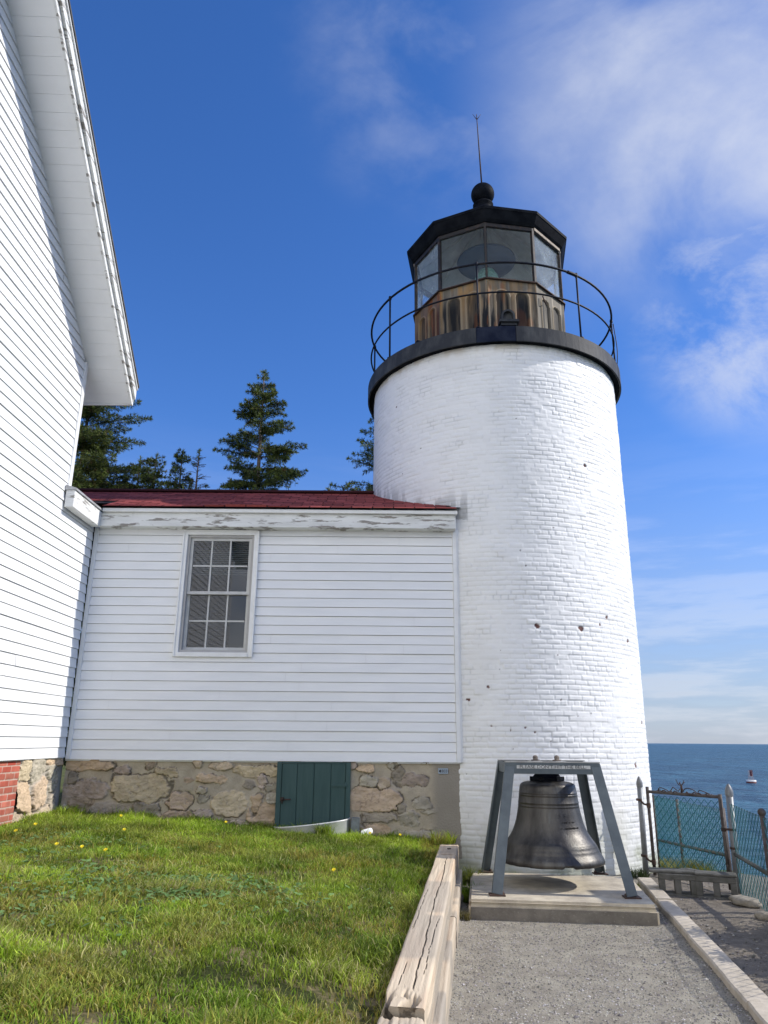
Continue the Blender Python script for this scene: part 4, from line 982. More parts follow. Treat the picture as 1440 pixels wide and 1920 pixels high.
bell = empty('bell', (BX, BY, 0.40), 'huge weathered bronze bell hanging in the steel frame beside the tower', 'bell')
bp = [(0.50, 0.425), (0.535, 0.40), (0.548, 0.405), (0.553, 0.425), (0.550, 0.45), (0.534, 0.485), (0.512, 0.52), (0.502, 0.545), (0.501, 0.55), (0.494, 0.566), (0.482, 0.592), (0.4815, 0.597), (0.471, 0.612), (0.470, 0.617), (0.455, 0.64),
      (0.425, 0.685), (0.395, 0.74), (0.372, 0.80), (0.352, 0.87), (0.338, 0.94), (0.326, 1.01), (0.323, 1.022), (0.327, 1.030), (0.323, 1.038), (0.3205, 1.062), (0.324, 1.068), (0.3205, 1.075), (0.313, 1.135), (0.311, 1.148), (0.316, 1.154), (0.310, 1.16), (0.309, 1.172), (0.313, 1.178), (0.308, 1.184),
      (0.301, 1.235), (0.296, 1.26), (0.282, 1.282), (0.25, 1.298), (0.19, 1.308), (0.165, 1.315)]
bp = [(r * 1.03, 0.40 + (z - 0.40) * 0.915) for r, z in bp]
inn = [(0.14, 1.17), (0.24, 1.13), (0.26, 1.0), (0.31, 0.8), (0.39, 0.62), (0.46, 0.5), (0.50, 0.425)]
vs_n = 128; mb = MB(); mb.lathe(inn[:-1] + bp, (BX, BY, 0), vs_n)
# nicked lip
rr_ = random.Random(5)
for i, v in enumerate(mb.v):
    if v[2] < 0.43:
        ang = atan2(v[0] - BX, -(v[1] - BY)); dz = 0.010 * (float(vn(np.array([ang * 9.0]), np.array([0.3]), 8)[0]) - 0.35) + (0.02 if 0.02 < ang < 0.24 else 0)
        mb.v[i] = (v[0], v[1], v[2] + max(0, dz))
mb.build('bell_body', m_bronze, bell)
mb = MB(); mb.lathe([(0.172, 1.225), (0.182, 1.24), (0.178, 1.275), (0.152, 1.282), (0.125, 1.315), (0.11, 1.325), (0.11, 1.40)], (BX, BY, 0), 32)
for k in range(6): mb.beam((BX + 0.16 * cos(k * pi / 3), BY + 0.16 * sin(k * pi / 3), 1.258), (BX + 0.19 * cos(k * pi / 3), BY + 0.19 * sin(k * pi / 3), 1.258), 0.05, 0.045)
mb.build('crown', m_black, bell)
mb = MB(); mb.tube([(BX, BY, 1.25), (BX, BY, 0.62)], 0.02, 8); mb.lathe([(0.005, -0.09), (0.06, -0.05), (0.075, 0.0), (0.05, 0.06), (0.02, 0.1)], (BX, BY, 0.56), 16); mb.build('clapper', m_rustdk, bell)
# cast lettering, wrapped on the bell
for (txt, size, zc, ang0) in (('U  S', 0.06, 0.893, 10.0),):
    tm = text_mesh(txt, size, 0.004)
    for v in tm.vertices:
        a = radians(ang0) + v.co.x / 0.346; z = zc + v.co.y; r = 0.3475 - (v.co.y) * 0.2 + v.co.z
        v.co = Vector((BX + r * sin(a), BY - r * cos(a), z))
    link('lettering', tm, m_bronze, bell)
mb = MB(); rr_ = random.Random(9)
for (zc, a0, a1, r) in ((0.83, 10, 34, 0.3655), (0.775, 6, 38, 0.385)):
    a = a0
    while a < a1:
        w_ = rr_.uniform(1.4, 3.0); q = radians(a + w_ / 2)
        mb.box((BX + r * sin(q), BY - r * cos(q), zc), (0.012 + 0.006 * rr_.random(), 0.003, rr_.choice((0.008, 0.016, 0.02))), q); a += w_ + rr_.choice((0.8, 0.9, 3.5))
mb.build('worn_relief', m_bronze, bell)

# ------------------------------------------------------------------ timbers and kerb
def timber(name, a, b, w, h, ztop, seed, label, rough=0.003, crack=True, grey=0.0, split=0.0, org=None, group=None):
    a, b = np.array(a, float), np.array(b, float); L = np.linalg.norm(b - a); d = (b - a) / L; nx = np.array([d[1], -d[0]])
    nl = int(L / 0.012) + 2
    # cross-section: left bottom, left top ... right top, right bottom
    sec = [(-w / 2, z) for z in np.linspace(-h, -0.012, 8)] + [(-w / 2 + 0.006, -0.003)] + [(x, 0) for x in np.linspace(-w / 2 + 0.014, w / 2 - 0.014, 44)] + [(w / 2 - 0.006, -0.003)] + [(w / 2, z) for z in np.linspace(-0.012, -h, 22)]
    sec = np.array(sec); n = len(sec)
    S, K = np.meshgrid(np.linspace(0, L, nl), np.arange(n), indexing='ij'); sx, sz = sec[K, 0], sec[K, 1]
    top = (np.abs(sz) < 0.002).astype(float); arc = sx - sz
    grain = fbm(arc * 55, S * 2.2, 3, seed); g2 = fbm(arc * 18, S * 1.0, 3, seed + 4)
    off = rough * (grain - 0.5) * 2 + 0.010 * (fbm(arc * 6, S * 1.3, 3, seed + 1) - 0.5)
    ck = np.zeros_like(S)
    if crack:
        for (c0, wd, s0, s1, sd_) in ((0.02, 0.0023, 0.05 * L, 0.98 * L, 1), (-0.05, 0.0012, 0.06 * L, 0.16 * L, 2), (0.07, 0.0012, 0.1 * L, 0.4 * L, 7), (-0.07, 0.0012, 0.3 * L, 0.6 * L, 8)):
            cx_ = c0 + 0.022 * (fbm(S * 0.9, S * 0, 3, seed + 20 + sd_) - 0.5) * 2 + 0.008 * (vn(S * 9, S * 0, seed + 30 + sd_) - 0.5)
            ck = np.maximum(ck, top * sstep(wd * 1.9, wd * 0.8, np.abs(sx - cx_)) * sstep(s0, s0 + 0.1, S) * sstep(s1, s1 - 0.1, S))
    if split:
        rot = sstep(split, 0.0, S); hole = rot * sstep(0.46, 0.62, fbm(arc * 22, S * 5, 3, seed + 9)); off = off - 0.045 * hole * (top * 0.8 + 0.2); ck = np.maximum(ck, 0.65 * hole)
    off = off - 0.016 * ck
    nxs = np.where(top > 0, 0, np.sign(sx)); nzs = np.where(top > 0, 1.0, 0.0)
    X = a[0] + d[0] * S + nx[0] * (sx + nxs * off); Yv = a[1] + d[1] * S + nx[1] * (sx + nxs * off); Z = ztop + sz + nzs * off
    tan = np.array([0.58, 0.475, 0.34]); red = np.array([0.55, 0.42, 0.29]); gr = np.array([0.33, 0.29, 0.235]); dk = np.array([0.035, 0.028, 0.022])
    k1 = sstep(0.5, 0.75, g2)[..., None]; kg = np.clip(sstep(0.52, 0.60, fbm(S * 1.5, arc * 1.2, 4, seed + 5)) * 0.6 + grey, 0, 1)[..., None]; g3 = fbm(arc * 140, S * 3.5, 3, seed + 14)
    c = tan * (1 - k1) + red * k1; c = c * (1 - kg) + gr * kg
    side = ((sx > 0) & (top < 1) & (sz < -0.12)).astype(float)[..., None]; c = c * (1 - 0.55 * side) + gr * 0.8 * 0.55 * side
    c = c * (0.74 + 0.24 * grain + 0.28 * g3)[..., None]; c = c * (1 - ck[..., None]) + dk * ck[..., None]
    V = np.stack([X, Yv, Z], -1).reshape(-1, 3); F = gridfaces(nl, n)
    caps = []
    nv = len(V)
    V = np.concatenate([V, V[:n], V[-n:]]); Cc = np.concatenate([c.reshape(-1, 3), c[0] * 0.7, c[-1] * 0.7])
    for base_, rev in ((nv, 0), (nv + n, 1)):
        mid = [base_ + i for i in range(n)]
        q = np.array([(mid[i], mid[i + 1], mid[n - 2 - i], mid[n - 1 - i]) for i in range(n // 2 - 1)]); caps.append(q[:, ::-1] if rev else q)
    return tag(np_mesh(name, V, [F[:, ::-1]] + caps, m_wood, None, org or (a[0], a[1], ztop - h), Cc, True), label, 'timber', group)
GT = 'landscape timbers edging the lawn'
def tl(y, off=0.0): return (tim_x(y) - 0.105 + off, y)
timber('edging_timber', tl(3.86), tl(8.58), 0.205, 0.24, 0.50, 101, 'long cracked tan timber edging the lawn, the main top length', split=0.32, group=GT)
timber('edging_timber', tl(8.60, 0.003), tl(9.38, 0.003), 0.215, 0.24, 0.498, 131, 'short timber end with a knot, farthest at the tower foot', crack=False, group=GT)
timber('edging_timber', tl(1.2), tl(3.84), 0.205, 0.24, 0.462, 151, 'rotten crumbled timber end at the bottom edge of the photo', rough=0.012, split=2.6, grey=0.3, group=GT)
timber('edging_timber', tl(2.0, 0.045), tl(6.9, 0.045), 0.20, 0.33, 0.252, 171, 'lower greyed timber under the long cracked one, beside the gravel', crack=False, grey=0.35, group=GT)
timber('edging_timber', tl(6.92, 0.05), tl(9.3, 0.05), 0.20, 0.33, 0.25, 191, 'lower greyed timber near the concrete slab, below the top course', crack=False, grey=0.2, group=GT)
mb = MB(); mb.box((tl(9.0)[0] + 0.02, 9.02, 0.501), (0.03, 0.04, 0.012), 0.3); mb.build('timber_bracket', m_rustdk)
tag(bpy.data.objects['timber_bracket'], 'tiny rusty iron stub on the far timber end', 'bracket')

def kerb(y0, y1, zt, seed, label):
    n = int((y1 - y0) / 0.04) + 2; mb = MB(); r = random.Random(seed)
    ys = [y0 + (y1 - y0) * k / (n - 1) for k in range(n)]; vs = []
    dx, dy = 0.985, -0.171
    for y in ys:
        x = kerb_x(y); jl = 0.012 * (float(fbm(np.array([y * 2.3]), np.array([seed * 1.0]), 3, seed)[0]) - 0.5) * 2; jr = 0.008 * (float(vn(np.array([y * 5]), np.array([2.0]), seed)[0]) - 0.5); w = 0.172
        for (o_, z) in ((0.004 + jl, -0.12), (jl, zt - 0.012), (jl + 0.012, zt), (w * 0.5, zt + 0.002), (w - 0.012 + jr, zt), (w + jr, zt - 0.012), (w + jr, -0.12)):
            vs.append((x + dx * o_, y + dy * o_, z))
    fs = [(7 * i + j, 7 * i + j + 1, 7 * i + 8 + j, 7 * i + 7 + j) for i in range(n - 1) for j in range(6)] + [tuple(range(7)), tuple(7 * (n - 1) + j for j in reversed(range(7)))]
    return tag(mb.add(vs, fs).build('path_kerb', m_kerb, None, (kerb_x(y0), y0, 0)), label, 'kerb', 'pale kerb pieces along the gravel path')
kerb(-1.0, 5.42, 0.084, 4, 'nearest pale kerb piece, running out at the bottom right corner')
kerb(5.43, 8.62, 0.082, 2, 'long pale middle kerb piece between gravel and dirt')
kerb(8.635, 9.90, 0.088, 3, 'short pale kerb piece ending at the grey gate post')

# ------------------------------------------------------------------ things by the passage wall
mb = MB(); vs = []; n = 40
for k in range(n + 1):
    t = pi * k / n; x = -0.905 - 0.49 * cos(t); y = 10.43 - 0.36 * sin(t) ** 0.8
    zt = 0.635 + 0.055 * (x + 0.905) / 0.49
    for (zz, rr2) in ((0.30, 0), (zt - 0.02, 0), (zt - 0.01, 0.012), (zt, 0.0), (zt - 0.012, -0.012), (zt - 0.03, -0.006), (0.30, -0.006)):
        vs.append((x - cos(t) * rr2, y - sin(t) * rr2, zz))
fs = [(7 * i + j, 7 * i + 7 + j, 7 * i + 8 + j, 7 * i + j + 1) for i in range(n) for j in range(6)]
for f_ in (mb.add(vs, fs, 0, True),): pass
tag(mb.build('window_well', m_well, None, (-0.9, 10.2, 0.4)), 'curved white metal well in the grass before the green cellar door', 'window well')
mb = MB(); mb.box((-0.335, 10.33, 0.52), (0.10, 0.07, 0.36), 0.1); mb.box((-0.385, 10.325, 0.50), (0.016, 0.075, 0.30), 0.1)
tag(mb.build('wood_stake', M('grey_stake', (0.24, 0.26, 0.26), 0.85, col2=(0.15, 0.16, 0.16), nscale=10), None, (-0.335, 10.33, 0.34), bevel=0.004), 'short grey wooden stake at the right end of the white well', 'stake')
ax = Vector((0.6, -0.45, 0.30)).normalized()
mb = MB(); mb.lathe([(0.002, 0), (0.034, 0.0), (0.048, 0.125), (0.051, 0.126), (0.051, 0.131), (0.046, 0.13), (0.033, 0.006), (0.002, 0.006)], (-0.13, 10.22, 0.555), 24, axis=-ax)
tag(mb.build('paper_cup', m_cup, None, (-0.1, 10.28, 0.46)), 'discarded white cup lying in the grass by the stone foundation', 'cup')

# ------------------------------------------------------------------ gate and fences
def chain(P0, P1, z0a, z1a, z0b, z1b, cell=0.050, r=0.0043):
    """woven diamond mesh between two uprights; z0/z1 at both ends"""
    P0, P1 = np.array(P0, float), np.array(P1, float); L = np.linalg.norm(P1 - P0); d = (P1 - P0) / L; nrm = np.array([d[1], -d[0]])
    nc = max(2, int(round(L / cell))); V = []; F = []
    hmax = max(z1a - z0a, z1b - z0b); nr = int(round(hmax / cell))
    tri = [(0, 1.0), (0.866, -0.5), (-0.866, -0.5)]
    for i in range(nc):
        base_ = len(V)
        for j in range(nr + 1):
            u = i + (j % 2) * 1.0 if i % 2 == 0 else i + 1 - (j % 2) * 1.0
            u = (i + (j + i) % 2) / nc * L
            u = min(max(u, 0), L); f = u / L; zb = z0a + (z0b - z0a) * f; zt = z1a + (z1b - z1a) * f; z = zb + (zt - zb) * j / nr
            w = 0.003 * (1 if (j + i) % 2 else -1)
            for (p, q) in tri:
                V.append((P0[0] + d[0] * u + nrm[0] * (w + p * r * 1.2) + d[0] * q * r, P0[1] + d[1] * u + nrm[1] * (w + p * r * 1.2) + d[1] * q * r, z))
            if j == nr:
                pass
        for j in range(nr):
            b = base_ + 3 * j
            for k in range(3): F.append((b + k, b + (k + 1) % 3, b + 3 + (k + 1) % 3, b + 3 + k))
    return np.array(V), np.array(F)
def pipe(mb, a, b, r, n=12): mb.tube([a, b], r, n)
def post_acorn(name, x, y, z0, z1, r, lean, label, ball=False, mats=None):
    rt = empty(name, (x, y, z0), label, 'fence post'); mb = MB(); top = (x + lean[0], y + lean[1], z1)
    mb.tube([(x, y, z0 - 0.2), top], r, 16); mb.build('pipe', mats or m_post, rt)
    mb = MB()
    if ball: mb.lathe([(r + 0.004, -0.03), (r + 0.006, 0.0)] + [(max(0.001, 0.042 * sin(pi * k / 12)), 0.035 - 0.042 * cos(pi * k / 12)) for k in range(2, 13)], top, 16)
    else: mb.lathe([(r + 0.005, -0.035), (r + 0.006, 0.005), (r + 0.002, 0.03), (r * 0.78, 0.06), (r * 0.4, 0.088), (0.001, 0.10)], top, 16)
    mb.build('cap', mats or m_post, rt)
    return rt
P1 = (3.43, 10.52); P2 = (4.055, 9.28)
post_acorn('gate_post', P1[0], P1[1], 0.0, 1.125, 0.036, (0.02, 0.0), 'grey hinge post with acorn cap against the white tower')
p2 = post_acorn('gate_post', P2[0], P2[1], 0.0, 1.10, 0.040, (0.035, 0.0), 'thick galvanised rust streaked post between gate and fence')
mb = MB(); mb.lathe([(0.043, -0.012), (0.047, 0), (0.043, 0.012)], (P2[0] + 0.022, P2[1], 0.70), 16); mb.build('clamp_band', m_rustdk, p2); mb = MB(); mb.lathe([(0.043, -0.012), (0.047, 0), (0.043, 0.012)], (P2[0] + 0.015, P2[1], 0.50), 16); mb.build('clamp_band', m_rustdk, p2)
gate = empty('chain_link_gate', (3.76, 9.88, 0.05), 'rusty pipe gate with teal chain link mesh beside the tower', 'gate')
gA, gB = (3.50, 10.38), (4.015, 9.37)
gd = np.array(gB) - np.array(gA); gl_ = np.linalg.norm(gd); gd /= gl_
za, zb_, ta, tb = 0.08, 0.155, 1.04, 1.045
mb = MB(); pipe(mb, (*gA, 0.04), (*gA, 1.10), 0.021); pipe(mb, (*gB, 0.05), (*gB, 1.075), 0.023); pipe(mb, (*gA, ta), (*gB, tb), 0.019); pipe(mb, (*gA, za), (*gB, zb_), 0.019)
mb.build('frame', m_rustpipe, gate)
q = np.array(gA) + gd * 0.085
mb = MB(); pipe(mb, (*q, 0.14), (*q, 1.0), 0.009, 6); mb.build('tension_bar', m_rustdk, gate)
V, F = chain(q, np.array(gB) - gd * 0.03, za + 0.015, ta - 0.03, zb_ - 0.03, tb - 0.045)
np_mesh('wire_mesh', V, F, m_mesh, gate)
for zz in (0.93, 0.86, 0.25):
    if zz == 0.86: continue
    mb = MB(); a = Vector((P1[0], P1[1], zz)); b = Vector((gA[0], gA[1], zz - 0.06)); mb.lathe([(0.04, -0.015), (0.044, 0), (0.04, 0.015)], a, 14); mb.tube([a, a.lerp(b, 0.5) + Vector((0, 0, -0.02)), b], 0.013, 6); mb.lathe([(0.026, -0.03), (0.029, 0), (0.026, 0.03)], b, 12); mb.build('hinge', m_rustdk, gate)
mb = MB(); b = Vector((gB[0], gB[1], 0.69)); mb.lathe([(0.027, -0.02), (0.032, 0), (0.027, 0.02)], b, 12); mb.tube([b, Vector((P2[0], P2[1], 0.70))], 0.014, 6); mb.build('latch', m_rustdk, gate)
# barbed-wire remains on the top bar
mb = MB(); mid = np.array(gA) + gd * 0.52 * gl_
def gp(s, z, o=0.0): return (gA[0] + gd[0] * s * gl_ + gd[1] * o, gA[1] + gd[1] * s * gl_ - gd[0] * o, z)
mb.tube([gp(0.50, 1.05), gp(0.505, 1.13), gp(0.50, 1.155)], 0.013, 6)
for k in range(5):
    t = k * 1.25; mb.tube([gp(0.5, 1.14), gp(0.5 + 0.03 * cos(t), 1.17 + 0.012 * sin(t * 2), 0.03 * sin(t)), gp(0.5 + 0.055 * cos(t), 1.185 + 0.03 * sin(t * 3), 0.04 * sin(t))], 0.005, 5)
for sgn in (1, -1):
    pts = []
    for k in range(26):
        f_ = k / 25; s = 0.5 + sgn * (0.02 + 0.36 * f_); pts.append(gp(s, 1.055 + 0.07 * abs(sin(f_ * 6.5)) * (1 - 0.45 * f_) + (0.05 if k == 0 else 0), 0.03 * sin(f_ * 11)))
    mb.tube(pts, 0.0055, 5)
    mb.tube([gp(0.5 + sgn * (0.06 + 0.30 * k / 12), 1.06 + 0.016 * sin(k * 1.9), 0.02 * sin(k)) for k in range(13)], 0.007, 5)
mb.build('barbed_wire', m_rustdk, gate)
mb = MB(); mb.tube([gp(0.28, 0.13, 0.02), gp(0.34, 0.165, 0.03), gp(0.5, 0.20, 0.04), gp(0.7, 0.20, 0.04), gp(0.82, 0.175, 0.03), gp(0.88, 0.14, 0.02)], 0.006, 6); mb.tube([gp(0.24, 0.09, 0.02), gp(0.22, -0.02, 0.05)], 0.006, 5); mb.build('loose_wire', m_galv, gate)

def fence(name, A, B, nz, za0, za1, zb0, zb1, label, rails=(1.0, 0.44), posts=(1.0,), ball=False, cell=0.052, root=None):
    A, B = np.array(A, float), np.array(B, float); rt = empty(name, (A[0], A[1], za0), label, 'fence')
    V, F = chain(A, B, za0, za1, zb0, zb1, cell, 0.0037); np_mesh('wire_mesh', V, F, m_mesh, rt)
    for f in rails:
        mb = MB(); pipe(mb, (*A, za0 + (za1 - za0) * f - 0.01), (*B, zb0 + (zb1 - zb0) * f - 0.01), 0.024 if f < 1 else 0.002, 6); mb.build('rail', m_rail_teal if f < 1 else m_post, rt)
    for f in posts:
        p = A + (B - A) * f; z0, z1 = za0 + (zb0 - za0) * f, za1 + (zb1 - za1) * f
        mb = MB(); mb.tube([(*p, z0 - 0.4), (*p, z1 + 0.02)], 0.024, 10)
        if ball: mb.lathe([(0.028, -0.02)] + [(max(0.001, 0.040 * sin(pi * k / 12)), 0.02 - 0.040 * cos(pi * k / 12)) for k in range(2, 13)], (*p, z1 + 0.02), 14)
        mb.build('post', m_rustpipe, rt)
    return rt
m_rail_teal = M('teal_rail', (0.035, 0.07, 0.075), 0.5, col2=(0.08, 0.07, 0.05), nscale=8)
fdir = np.array([-0.176, -0.984])
FA = np.array(P2) + np.array([0.0, -0.05]); FB = np.array([3.84, 8.02])
fence('chain_link_fence', FA, FB, 0, 0.03, 0.99, 0.02, 0.95, 'teal chain link panel between the thick post and the ball topped post', posts=(1.0,), ball=True)
fence('chain_link_fence', FB + fdir * 0.01, FB + fdir * 2.6, 0, 0.02, 0.95, 0.0, 0.93, 'teal chain link panel running off the right edge past the ball topped post', posts=())
fence('slope_fence', (5.02, 14.6), (4.50, 10.45), 0, -0.55, 0.72, -0.12, 0.82, 'sloping teal chain link fence seen through the gate above the sea', rails=(1.0, 0.42), posts=(0.0, 0.42, 1.0), cell=0.055)

# ------------------------------------------------------------------ blocks, stones
def cinder(x, y, z, rz, label, L=0.42):
    mb = MB(); R = Matrix.Rotation(rz, 3, 'Z'); c = Vector((x, y, z)); H, D = 0.25, 0.20
    def bx(cx_, cz, dx, dz): mb.box(c + R @ Vector((cx_, 0, cz)), (dx, D, dz), R=R)
    bx(0, 0.025, L, 0.05); bx(0, H - 0.03, L, 0.06)
    for k in (-1, 0, 1): bx(k * (L / 2 - 0.034), H / 2 - 0.005, 0.068, H - 0.1105)
    return tag(mb.build('cinder_block', m_block, None, (x, y, z), bevel=0.006), label, 'cinder block', 'blocks under the gate')
cinder(3.34, 9.18, 0.0, -0.30, 'hollow grey block under the gate, left one near the kerb', 0.40)
cinder(3.715, 9.03, 0.0, -0.40, 'hollow grey block under the gate, right one near the thick post', 0.42)
mb = MB(); mb.box((3.30, 9.22, 0.266), (0.50, 0.20, 0.030), -0.26); tag(mb.build('step_board', m_block, None, (3.4, 9.3, 0.22), bevel=0.008), 'thin grey slab lying on the left hollow block', 'slab')
mb = MB(); mb.box((3.72, 9.04, 0.2655), (0.43, 0.22, 0.028), -0.38); tag(mb.build('step_board', m_block, None, (3.76, 9.13, 0.21), bevel=0.008), 'thin grey slab lying on the right hollow block below the gate', 'slab')
m_stone_grey = M('field_stone', (0.36, 0.325, 0.26), 0.92, col2=(0.24, 0.215, 0.175), nscale=12, bump=0.012, bscale=35, spec=0.2)
def stone(x, y, z, sx, sy, sz, seed, label, rz=0.0, mat_=None):
    bm = bmesh.new(); bmesh.ops.create_icosphere(bm, subdivisions=3, radius=1.0); r = random.Random(seed)
    ph_ = [r.uniform(0, 6) for _ in range(6)]
    for v in bm.verts:
        p = v.co; f = 1 + 0.12 * sin(3 * p.x + ph_[0]) * cos(2.5 * p.y + ph_[1]) + 0.08 * sin(6 * p.y + ph_[2] + 4 * p.z)
        p = Vector((math.copysign(abs(p.x) ** 0.75, p.x) * f, math.copysign(abs(p.y) ** 0.75, p.y) * f, math.copysign(abs(p.z) ** 0.6, p.z)))
        v.co = Matrix.Rotation(rz, 3, 'Z') @ Vector((p.x * sx, p.y * sy, p.z * sz)) + Vector((x, y, z))
    me = bpy.data.meshes.new('stone'); bm.to_mesh(me); bm.free(); me.polygons.foreach_set('use_smooth', [True] * len(me.polygons))
    return tag(link('stone', me, mat_ or m_stone_grey, None, (x, y, z - sz)), label, 'stone')
stone(3.83, 8.62, 0.07, 0.10, 0.17, 0.045, 3, 'flat pale stone lying at the foot of the chain link fence', 0.35)
stone(3.71, 7.98, 0.06, 0.06, 0.08, 0.04, 5, 'small rounded pale stone at the right edge by the fence', 0.2)

# ------------------------------------------------------------------ grass
def blades(name, P, hgt, wid, col, lean, seed, kind='stuff', parent=None, org=None, label=None, cat=None):
    r = np.random.default_rng(seed); n = len(P)
    a = r.random(n) * 2 * pi; ld = r.random(n) * 2 * pi; ll = lean * (0.3 + r.random(n)) * hgt
    ex = np.stack([np.cos(a), np.sin(a), 0 * a], -1) * (wid / 2)[:, None]
    dl = np.stack([np.cos(ld) * ll, np.sin(ld) * ll, 0 * ll], -1)
    up = np.zeros((n, 3)); up[:, 2] = hgt
    V = np.stack([P - ex, P + ex, P + dl * 0.35 + up * 0.55 + ex * 0.85, P + dl * 0.35 + up * 0.55 - ex * 0.85, P + dl + up * (0.97 - 0.25 * (ll / hgt))[:, None]], 1)
    i5 = 5 * np.arange(n)[:, None]
    Q = i5 + np.array([[0, 1, 2, 3]]); T = i5 + np.array([[3, 2, 4]])
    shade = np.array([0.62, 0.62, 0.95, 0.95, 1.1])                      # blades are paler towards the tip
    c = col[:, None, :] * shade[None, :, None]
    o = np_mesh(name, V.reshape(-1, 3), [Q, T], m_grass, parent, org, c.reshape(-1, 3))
    return tag(o, label, cat, None, kind)
def grass_colors(x, y, r, n):
    g1 = fbm(x * 1.1, y * 1.1, 3, 201); g2 = fbm(x * 2.7 + 5, y * 2.7, 3, 207); u = r.random(n)
    deep = np.array([0.095, 0.185, 0.022]); mid = np.array([0.20, 0.30, 0.04]); yel = np.array([0.36, 0.36, 0.07]); straw = np.array([0.50, 0.44, 0.20]); ora = np.array([0.38, 0.28, 0.06])
    c = deep + (mid - deep) * sstep(0.25, 0.75, 0.6 * g1 + 0.4 * u)[:, None]
    c = c * np.array([1.68, 1.46, 0.95])
    c = c * (0.62 + 0.75 * sstep(0.28, 0.72, fbm(x * 2.2 + 9, y * 1.6, 4, 261)))[:, None]
    wall = sstep(8.0, 10.0, y) * (x < 0.5)
    ky = sstep(0.38, 0.70, g2) * (u > 0.25) * (1 - 0.8 * wall); c = c + (yel - c) * (0.75 * ky)[:, None]
    ks = ((r.random(n) < 0.08 + 0.30 * sstep(0.48, 0.75, g1) * sstep(9, 7, y)) * 1.0); c = c + (straw - c) * (0.8 * ks)[:, None]
    ko = ((r.random(n) < 0.45 * sstep(0.45, 0.70, fbm(x * 1.9, y * 1.9, 3, 215)) * (1 - wall)) * 1.0); c = c + (ora - c) * (0.7 * ko)[:, None]
    return c * (0.50 + 1.0 * r.random(n) ** 1.2)[:, None]
def lawn_grass():
    r = np.random.default_rng(77); n = 360000
    y = 3.0 + 7.45 * r.random(n) ** 1.15; xl = np.maximum(-4.22, -0.62 * y - 0.35); xr = tim_x(y) - 0.20; x = xl + (xr - xl) * r.random(n)
    # lean numbers follow the width of the strip
    keep = r.random(n) < (xr - xl) / 4.9
    bare = sstep(0.60, 0.70, fbm(x * 1.4 + 3, y * 1.4, 3, 231)) * (y < 8.5) + np.exp(-(((x + 3.0) / 0.35) ** 2 + ((y - 6.0) / 0.25) ** 2)) + np.exp(-(((x + 1.85) / 0.35) ** 2 + ((y - 5.6) / 0.14) ** 2))
    keep &= r.random(n) > 0.8 * np.clip(bare, 0, 1)
    tuft = fbm(x * 3.2, y * 3.2, 3, 241); keep &= r.random(n) < 0.35 + 1.1 * sstep(0.3, 0.65, tuft)
    x, y, tuft = x[keep], y[keep], tuft[keep]; n = len(x)
    z = lawn_z(x, y) - 0.005
    h = 0.030 + 0.046 * sstep(0.4, 0.75, tuft) + 0.03 * r.random(n) ** 2; h = h * np.where(r.random(n) < 0.06, 1.7, 1.0)
    dw = 10.45 - y; edge = np.exp(-dw / 0.25) * (0.5 + fbm(x * 2.0, y, 3, 251)); h = h + 0.075 * edge * r.random(n)
    h = h + 0.06 * np.exp(-((tim_x(y) - 0.2 - x) / 0.08)) * r.random(n) * (fbm(x * 3, y * 3, 2, 255) > 0.5)
    w = 0.0042 + 0.0038 * r.random(n)
    return blades('grass', np.stack([x, y, z], -1), h, w, grass_colors(x, y, r, n), 0.75, 78)
lawn_grass()
def clover():
    r = np.random.default_rng(90); n = 2600
    x = np.concatenate([r.normal(-1.55, 0.55, n // 2), r.normal(-2.6, 0.7, n // 4), r.normal(-3.3, 0.6, n // 4)]); y = np.concatenate([r.normal(6.35, 0.30, n // 2), r.normal(5.4, 0.5, n // 4), r.normal(7.9, 0.6, n // 4)])
    n = len(x); k = (x < tim_x(y) - 0.3) & (x > -4.2); x, y = x[k], y[k]; n = len(x)
    z = lawn_z(x, y) + 0.02 + 0.03 * r.random(n); s = 0.012 + 0.016 * r.random(n); a = r.random(n) * 6.28; tl_ = (r.random(n) - 0.5) * 0.9
    ex = np.stack([np.cos(a), np.sin(a), tl_], -1) * s[:, None] * 1.3; ey = np.stack([-np.sin(a), np.cos(a), (r.random(n) - 0.5)], -1) * s[:, None] * 0.8
    P = np.stack([x, y, z], -1)
    V = np.stack([P - ex, P - ey * 0.9 - ex * 0.2, P + ex, P + ey * 0.9 - ex * 0.2], 1)
    g = 0.7 + 0.6 * r.random(n); c = np.stack([0.16 * g, 0.27 * g, 0.085 * g], -1)
    F = (4 * np.arange(n))[:, None] + np.array([[0, 1, 2, 3]])
    tag(np_mesh('clover_leaves', V.reshape(-1, 3), F, m_grass, col=np.repeat(c, 4, 0)), kind='stuff')
clover()
def tuft(name, x, y, z, n, rad, h, seed, label, cat='grass tuft', colr=None, lean=0.8):
    r = np.random.default_rng(seed); a = r.random(n) * 6.28; q = rad * np.sqrt(r.random(n)); px, py = x + q * np.cos(a), y + q * np.sin(a)
    c = grass_colors(px, py, r, n) if colr is None else np.array(colr) * (0.6 + 0.8 * r.random(n))[:, None]
    blades(name, np.stack([px, py, np.full(n, z)], -1), h * (0.4 + 0.8 * r.random(n)), 0.005 + 0.004 * r.random(n), c, lean, seed, None, None, (x, y, z), label, cat)
tuft('grass_tuft', -0.72, 10.02, 0.50, 260, 0.10, 0.18, 301, 'long arching grass tuft before the white window well')
tuft('grass_tuft', -4.02, 10.25, 0.68, 300, 0.16, 0.17, 302, 'tall bright grass tuft at the inner corner below the stone base')
tuft('grass_tuft', 0.78, 10.15, 0.42, 300, 0.16, 0.17, 303, 'yellow green grass tuft against the foundation beside the tower')
